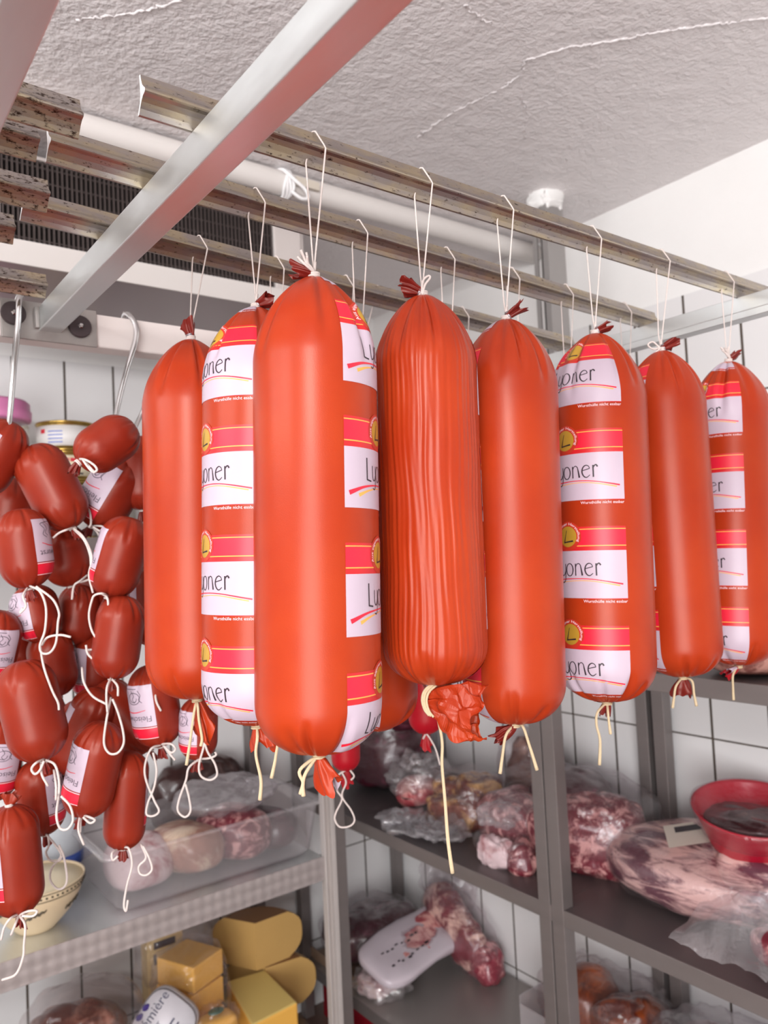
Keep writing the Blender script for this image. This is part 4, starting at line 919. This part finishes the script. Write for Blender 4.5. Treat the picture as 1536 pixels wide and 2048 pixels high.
m = MB(); m.blob((1.72, 1.39, S2+0.15), (0.115, 0.18, 0.10), 0, 0.7, 0.6, 0.006, 30, 93, amp2=0.01, nu=64, nv=36); part(t, 'cling_film', m, FILM)
bag('meat_bag', 'milky bag of pale pink meat on the lower shelf under the red bowl', 'meat bag', (1.68, 1.03, S2), [('meat', B_((1.70, 1.00, S2+0.12), (0.14, 0.19, 0.12), amp=0.010, freq=20, seed=95, e1=0.7), mk_meat('purple_pink_meat', rgb(132, 78, 92), rgb(192, 146, 150), 0.4, 9))], [(B_((1.70, 1.01, S2+0.14), (0.155, 0.22, 0.135), seed=96, freq=20, **F0), FILM_M)])
m = MB(); m.box((1.45, 1.85, 0.001), (1.80, 2.40, 0.05)); m.box((1.45, 1.85, 0.05), (1.455, 2.40, 0.17)).box((1.795, 1.85, 0.05), (1.80, 2.40, 0.17)).box((1.455, 1.85, 0.05), (1.795, 1.855, 0.17)).box((1.455, 2.395, 0.05), (1.795, 2.40, 0.17))
single('red_crate', m, simple('dark_red_plastic', rgb(140, 10, 30), 0.4), 'dark red plastic crate on the floor below the corner shelf', 'crate', smooth=False, bevel=0.004)

# ------------------------------------------------------------------ things on the shelf of the back wall
# bowl
c = np.array([0.455, 2.10, SL])
t = thing('patterned_bowl', 'cream bowl with a dark dotted rim band and a smooth pale filling', 'bowl', c)
m = MB(); m.lathe([(0, 0), (0.045, 0), (0.050, 0.006), (0.082, 0.040), (0.106, 0.082), (0.116, 0.118), (0.113, 0.1185), (0.102, 0.082), (0.06, 0.02), (0, 0.012)], c, 64)
CERAM = simple('cream_ceramic', rgb(216, 194, 160), 0.3); part(t, 'bowl_shell', m, CERAM)
m = MB()
for r_, z_ in ((0.1165, 0.114), (0.1115, 0.097)): m.tube([(c[0]+r_*math.cos(a), c[1]+r_*math.sin(a), c[2]+z_) for a in np.linspace(0, 2*math.pi, 60)], 0.0011, 5, smooth=0)
for k in range(56):
    a = 2*math.pi*k/56; m.blob((c[0]+0.1142*math.cos(a), c[1]+0.1142*math.sin(a), c[2]+0.1055), (0.0026, 0.0026, 0.0024), nu=8, nv=6)
for k in range(-1, 2):
    a0 = math.atan2(-c[1], -c[0])+k*1.0; P = []
    for q in np.linspace(-0.24, 0.24, 16): z_ = 0.066+0.008*q/0.24; P.append((c[0]+(0.0985+0.0035*q/0.24)*math.cos(a0+q), c[1]+(0.0985+0.0035*q/0.24)*math.sin(a0+q), c[2]+z_+0.002*math.sin(60*q)))
    m.tube(P, [0.0012, 0.0035, 0.002, 0.004, 0.003, 0.0012], 6, smooth=0)
part(t, 'painted_band', m, simple('band_ink', rgb(66, 56, 40), 0.4))
m = MB(); m.lathe([(0, 0.1125), (0.05, 0.113), (0.1105, 0.1135), (0.108, 0.10)], c, 48); part(t, 'filling', m, simple('cream_filling', rgb(236, 222, 190), 0.45))
# bucket
c = np.array([0.555, 2.33, SL])
t = thing('white_bucket', 'white plastic bucket with dark writing and a blue ring behind the bowl', 'bucket', c)
m = MB(); m.lathe([(0, 0), (0.070, 0), (0.074, 0.004), (0.082, 0.24), (0.086, 0.242), (0.086, 0.255), (0.08, 0.256), (0.0, 0.25)], c, 48); part(t, 'bucket_shell', m, simple('bucket_plastic', rgb(206, 210, 216), 0.4))
m = MB(); m.lathe([(0.0768, 0.062), (0.0775, 0.062), (0.0782, 0.095), (0.0775, 0.095)], c, 48); part(t, 'blue_ring', m, simple('blue_print', rgb(58, 84, 160), 0.4))
m = MB()
for k, q in enumerate((-0.5, -0.36, -0.2, -0.08, 0.1, 0.2)):
    a = math.atan2(-c[1], -c[0])+q; r_ = 0.0808; m.box((c[0]+r_*math.cos(a)-0.004, c[1]+r_*math.sin(a)-0.001, c[2]+0.190+0.002*k), (c[0]+r_*math.cos(a)+0.004, c[1]+r_*math.sin(a)+0.001, c[2]+0.197+0.002*k))
part(t, 'print', m, INK, False)
# tub
t = thing('plastic_tub', 'long frosted plastic tub of raw meat at the front of the shelf', 'tub', (0.92, 2.11, SL))
def tubring(x0, x1, y0, y1, z, r=0.03, n=6):
    P = []
    for (cx_, cy_, a0) in ((x1-r, y1-r, 0), (x0+r, y1-r, 90), (x0+r, y0+r, 180), (x1-r, y0+r, 270)):
        for k in range(n+1): a = math.radians(a0+90*k/n); P.append((cx_+r*math.cos(a), cy_+r*math.sin(a), z))
    return P
rings = [tubring(0.645, 1.185, 2.02, 2.30, SL+0.003), tubring(0.625, 1.20, 2.005, 2.315, SL+0.02), tubring(0.60, 1.222, 1.99, 2.335, SL+0.145), tubring(0.585, 1.236, 1.978, 2.35, SL+0.150), tubring(0.585, 1.236, 1.978, 2.35, SL+0.160), tubring(0.605, 1.216, 1.996, 2.33, SL+0.157)]
n = len(rings[0]); V = [p for r_ in rings for p in r_]
m = MB(); m.add(V, [(i*n+j, i*n+(j+1) % n, (i+1)*n+(j+1) % n, (i+1)*n+j) for i in range(len(rings)-1) for j in range(n)]+[tuple(range(n-1, -1, -1))]); part(t, 'tub_wall', m, TUBP)
for k, (x_, y_, hx, hy, hz, mt) in enumerate([(0.73, 2.16, 0.085, 0.11, 0.058, MEAT_W), (0.87, 2.15, 0.085, 0.12, 0.062, mk_meat('pale_meat', rgb(196, 140, 120), rgb(226, 200, 176), 0.5, 10)), (1.02, 2.16, 0.09, 0.12, 0.066, MEAT), (1.12, 2.18, 0.07, 0.11, 0.05, MEAT_D)]):
    m = MB(); m.blob((x_, y_, SL+0.008+hz), (hx, hy, hz), 0.2*k, 0.7, 0.8, 0.008, 24, 120+k); part(t, 'meat', m, mt)
m = MB(); m.blob((1.02, 2.19, SL+0.175), (0.15, 0.12, 0.04), 0.1, 0.9, 0.8, 0.010, 26, 131, amp2=0.012, nu=60, nv=30); part(t, 'plastic_film', m, FILM_M)
bag('dark_meat_bag', 'dark bag of meat behind the frosted tub, below the big sausages', 'meat bag', (1.0, 2.40, SL), [('meat', B_((1.02, 2.395, SL+0.12), (0.16, 0.058, 0.12), amp=0.008, freq=26, seed=141, e1=0.7), mk_meat('brown_dark_meat', rgb(70, 44, 42), rgb(120, 96, 90), 0.25, 12))], None)
# cheeses on the lower shelf
CHEESE = mk_steel('aged_cheese', rgb(200, 160, 96), 0.5, 0.0, 0.10, (16, 16, 16)); RIND = mk_steel('cheese_rind', rgb(142, 98, 60), 0.6, 0.0, 0.2, (30, 30, 30))
YOUNG = mk_steel('young_cheese', rgb(226, 198, 120), 0.42, 0.0, 0.05, (10, 10, 10)); YOUNGS = mk_steel('young_cheese_side', rgb(236, 180, 84), 0.42, 0.0, 0.06, (10, 10, 10))
def wedge(label, apex, z, R, th, a0, a1, mats, grp='cut cheese wheels on the lower shelf', bulge=0.018):
    """a cut piece of a wheel: apex edge, two cut faces, bulging rind"""
    t = thing('cheese_wedge', label, 'cheese', (apex[0], apex[1], z), grp)
    na, nz = 24, 10; m = MB(); V = []; W = []
    for i in range(nz+1):
        q = i/nz; zz = z+th*q; rr = R - 0.05*abs(2*q-1)**3.0
        for j in range(na+1):
            a = a0+(a1-a0)*j/na; V.append((apex[0]+rr*math.cos(a), apex[1]+rr*math.sin(a), zz))
    m.add(V, [(i*(na+1)+j, i*(na+1)+j+1, (i+1)*(na+1)+j+1, (i+1)*(na+1)+j) for i in range(nz) for j in range(na)])
    part(t, 'rind', m, mats[1])
    m = MB(); k = nz+1
    for a in (a0, a1):
        ed = [V[i*(na+1)+(0 if a == a0 else na)] for i in range(k)]; ap = [(apex[0], apex[1], z+th*i/nz) for i in range(k)]
        m.add(ed+ap, [(i, i+1, k+i+1, k+i) for i in range(k-1)])
    top = [V[nz*(na+1)+j] for j in range(na+1)]; bt = [V[j] for j in range(na+1)]
    part(t, 'cut_face', m, mats[0], False)
    m = MB(); m.add(bt+[(apex[0], apex[1], z)], [(j+1, j, na+1) for j in range(na)])
    part(t, 'bottom_face', m, mats[1], False)
    m = MB(); m.add(top+[(apex[0], apex[1], z+th)], [(j, j+1, na+1) for j in range(na)])
    part(t, 'top_face', m, mats[2], False); return t
ap = at_z(510, 1846, H-1.132)
wedge('upper piece of the aged cheese wheel, brown on top, stacked on another piece', ap, SL2+0.1425, 0.165, 0.142, math.radians(0), math.radians(118), (CHEESE, CHEESE, RIND))
wedge('lower piece of the aged cheese wheel carrying the upper one', (ap[0]+0.03, ap[1]-0.004, 0), SL2+0.001, 0.165, 0.141, math.radians(-8), math.radians(112), (CHEESE, CHEESE, RIND))
zy = H-1.282
cr = [at_z(px, py, zy) for px, py in ((452, 1962), (503, 2052), (596, 2004), (530, 1938))]
m = MB(); m.add([(p[0], p[1], z) for z in (SL2+0.001, zy) for p in cr], [(0, 1, 5, 4), (1, 2, 6, 5), (2, 3, 7, 6), (3, 0, 4, 7), (3, 2, 1, 0)], 1)
m.add([], []); m.f.append((4, 5, 6, 7)); m.mi.append(0)
single('cheese_wedge', m, [YOUNG, YOUNGS], 'pale yellow young cheese piece with a smooth top in front of the aged wheels', 'cheese', 'cut cheese wheels on the lower shelf', smooth=False, bevel=0.007)
t = thing('wrapped_cheese', 'stack of film wrapped cheese slices beside the cheese wheels', 'cheese', (0.86, 2.2, SL2))
cc = at_y(388, 1950, 2.14)
for k in range(4):
    m = MB(); m.box((cc[0]-0.062+0.004*(k % 2), 2.10, SL2+0.002+0.075*k), (cc[0]+0.062, 2.24, SL2+0.072+0.075*k), R=np.array(Matrix.Rotation(0.2+0.07*k, 3, 'Z'))); part(t, 'cheese_block', m, YOUNGS, False, 0.004)
m = MB(); m.blob((cc[0], 2.17, SL2+0.155), (0.088, 0.10, 0.17), 0.3, 0.45, 0.45, 0.004, 30, 151, amp2=0.008, nu=64, nv=40); part(t, 'plastic_film', m, FILM)
t = thing('cheese_pack', 'small cream cheese pack with a dark oval print behind the wrapped slices', 'cheese', (0.80, 2.33, SL2))
c2 = at_y(325, 1892, 2.33)
m = MB(); m.box((c2[0]-0.05, 2.32, SL2+0.001), (c2[0]+0.062, 2.38, c2[2]+0.045)); part(t, 'cheese_block', m, simple('cream_wrap', rgb(216, 190, 140), 0.4), False, 0.006)
m = MB(); m.box((c2[0]-0.03, 2.3185, c2[2]+0.002), (c2[0]+0.036, 2.3205, c2[2]+0.022)).box((c2[0]-0.03, 2.3185, c2[2]-0.042), (c2[0]+0.036, 2.3205, c2[2]-0.026)).box((c2[0]-0.032, 2.3185, c2[2]-0.03), (c2[0]-0.024, 2.3205, c2[2]-0.012)).box((c2[0]+0.03, 2.3185, c2[2]-0.03), (c2[0]+0.038, 2.3205, c2[2]-0.012)); part(t, 'print', m, simple('dark_print', rgb(62, 54, 62), 0.5), False)
m = MB(); m.blob((c2[0]+0.03, 2.33, c2[2]-0.01), (0.11, 0.07, 0.075), 0, 0.5, 0.5, 0.006, 30, 161, amp2=0.010, nu=60, nv=30); part(t, 'plastic_film', m, FILM)
# soft cheese pack with lettering, standing tilted
t = thing('soft_cheese_pack', 'white soft cheese pack with dark lettering, tilted against the wrapped slices', 'cheese', (0.72, 2.06, SL2))
o_ = at_y(326, 2054, 2.045); Rt = Matrix.Rotation(math.radians(-12), 3, 'Z') @ Matrix.Rotation(math.radians(-50), 3, 'Y') @ Matrix.Rotation(math.radians(-28), 3, 'X')
Rn = np.array(Rt); m = MB()
nn = 40; P = [(0.085*abs(math.cos(a))**0.55*np.sign(math.cos(a)), 0.075*abs(math.sin(a))**0.55*np.sign(math.sin(a))) for a in np.linspace(0, 2*math.pi, nn, endpoint=False)]
V = [Rn @ np.array([x_*s_, y2, z_*s_]) + o_ for y2, s_ in ((0.02, 0.92), (0.012, 1), (-0.012, 1), (-0.02, 0.95)) for x_, z_ in P]
m.add(V, [(i*nn+j, i*nn+(j+1) % nn, (i+1)*nn+(j+1) % nn, (i+1)*nn+j) for i in range(3) for j in range(nn)]+[tuple(range(nn)), tuple(3*nn+j for j in range(nn-1, -1, -1))])
part(t, 'wrapper', m, simple('white_wrapper', rgb(216, 212, 218), 0.4))
m = MB()
for s_, x_, z_, sz, mi in (('Crémière', -0.060, 0.030, 0.034, 0), ('PETIT', -0.038, 0.004, 0.020, 0), ('BRIE', -0.060, -0.046, 0.052, 0)):
    V2, F2 = tri2d(s_, sz); m.add([Rn @ np.array([x_+a, -0.0206, z_+b]) + o_ for a, b in V2], F2, mi)
part(t, 'lettering', m, simple('navy_print', rgb(38, 34, 66), 0.5), False)
m = MB()
for q in (0, 1): m.blob(Rn @ np.array([-0.008+0.026*q, -0.0205, 0.062]) + o_, (0.012, 0.003, 0.008), nu=14, nv=8)
part(t, 'emblem', m, simple('violet_print', rgb(58, 42, 110), 0.5))
bag('cold_cut_bag', 'clear bag of brown red cold cuts at the front of the lower shelf', 'meat bag', (0.56, 2.15, SL2), [('meat', B_((0.57, 2.16, SL2+0.13), (0.13, 0.12, 0.13), amp=0.010, freq=26, seed=171, e1=0.7), mk_meat('cold_cuts', rgb(120, 56, 40), rgb(176, 120, 100), 0.35, 14))], [(B_((0.58, 2.16, SL2+0.155), (0.165, 0.14, 0.165), seed=172, freq=22, **F0), mk_film('crisp_film', (0.95, 0.92, 0.92, 1), 0.015, 0.06, 40, 0.2))])
bag('wrapped_cheese', 'small film wrapped orange cheese with a green sticker in front of the young cheese', 'cheese', (0.90, 2.02, SL2), [('cheese_block', B_(tuple(at_y(432, 2045, 2.03)-np.array([0, 0, 0.01])), (0.055, 0.035, 0.03), amp=0.002, freq=30, seed=181, e1=0.5, e2=0.5), YOUNGS), ('sticker', B_(tuple(at_y(432, 2022, 2.02)), (0.022, 0.016, 0.005), e1=1, e2=1), simple('green_sticker', rgb(72, 98, 84), 0.4))], [(B_(tuple(at_y(432, 2040, 2.03)), (0.066, 0.046, 0.042), seed=182, freq=40, **F0), FILM)], 'wrapped cheeses on the lower shelf')
# jars and tins on the upper shelf
TIN = simple('gold_tin', rgb(190, 158, 84), 0.25, 0.9); TINL = [simple('tin_label_white', rgb(226, 222, 220), 0.45), simple('tin_label_cream', rgb(230, 218, 190), 0.45)]
BLUE = simple('tin_blue', rgb(96, 116, 190), 0.45); TRED = simple('tin_red', rgb(206, 44, 58), 0.45)
cx_ = 0.605; cy_ = 2.28
zt = at_y(140, 842, 2.22)[2]; hh = (zt - SLU)/4
for k in range(4):
    z_ = SLU+hh*k+0.0003
    t = thing('food_tin', ['lowest gold rimmed tin of the stack on the upper shelf', 'second gold rimmed tin from the shelf, in the stack', 'gold rimmed tin with a cream label and red stripe, under the topmost', 'topmost gold rimmed tin with a white and blue label'][k], 'tin', (cx_, cy_, z_), 'stacked tins on the upper shelf')
    m = MB(); m.lathe([(0, 0.0), (0.078, 0.0), (0.080, 0.003), (0.078, 0.006), (0.076, 0.008), (0.076, hh-0.009), (0.079, hh-0.006), (0.080, hh-0.003), (0.078, hh-0.001), (0.07, hh-0.0035), (0, hh-0.0035)], (cx_, cy_, z_), 48); part(t, 'tin_shell', m, TIN)
    m = MB(); m.lathe([(0.0762, 0.013), (0.0768, 0.013), (0.0768, hh-0.014), (0.0762, hh-0.014)], (cx_, cy_, z_), 48)
    a0 = math.atan2(-cy_, -cx_)
    def patch(q0, q1, z0, z1, mi):
        n_ = 8; V = [(cx_+0.0772*math.cos(a0+q), cy_+0.0772*math.sin(a0+q), z_+zz) for zz in (z0, z1) for q in np.linspace(q0, q1, n_)]
        m.add(V, [(i, i+1, n_+i+1, n_+i) for i in range(n_-1)], mi)
    if k == 2: patch(-0.7, 0.9, hh*0.62, hh*0.74, 2); patch(-0.3, 0.6, hh*0.2, hh*0.26, 3)
    else:
        patch(-0.95, -0.75, hh*0.58, hh*0.72, 2)
        for q in range(4): patch(-0.62, -0.1, hh*(0.25+0.12*q), hh*(0.29+0.12*q), 1)
    part(t, 'tin_label', m, [TINL[1] if k == 2 else TINL[0], BLUE, TRED, INK])
c = np.array([0.415, 2.28, SLU])
t = thing('storage_jar', 'tall clear jar with a pink lid at the edge of the picture', 'jar', c)
zt = at_y(40, 803, 2.25)[2]-SLU
m = MB(); m.lathe([(0, 0), (0.088, 0), (0.092, 0.006), (0.092, zt-0.07), (0.085, zt-0.05)], c, 48); part(t, 'jar_body', m, GLASS)
m = MB(); m.blob((c[0], c[1], c[2]+(zt-0.07)*0.42), (0.082, 0.082, (zt-0.07)*0.42), 0, 0.4, 1, 0.003, 60, 191); part(t, 'contents', m, mk_meat('jar_contents', rgb(120, 112, 96), rgb(170, 164, 148), 0.5, 30))
m = MB(); m.lathe([(0.097, zt-0.055), (0.099, zt-0.05), (0.100, zt-0.03), (0.096, zt-0.026), (0.096, zt-0.008), (0.088, zt), (0, zt)], c, 48); part(t, 'lid', m, simple('pink_lid', rgb(216, 130, 178), 0.35))
m = MB(); c5 = np.array([0.77, 2.30, SLU]); zt = at_y(284, 855, 2.25)[2]-SLU
t = thing('small_jar', 'small jar with a violet label beside the tins, behind the end sausage', 'jar', c5)
m.lathe([(0, 0), (0.035, 0), (0.035, zt-0.02), (0.03, zt-0.01)], c5, 32); part(t, 'jar_body', m, GLASS)
m = MB(); m.lathe([(0.0356, zt*0.75), (0.0358, zt*0.75), (0.0358, zt*0.9), (0.0356, zt*0.9)], c5, 32); part(t, 'jar_label', m, simple('violet_label', rgb(90, 64, 140), 0.4))

for o in sc.objects:
    if '_w' in o: del o['_w']
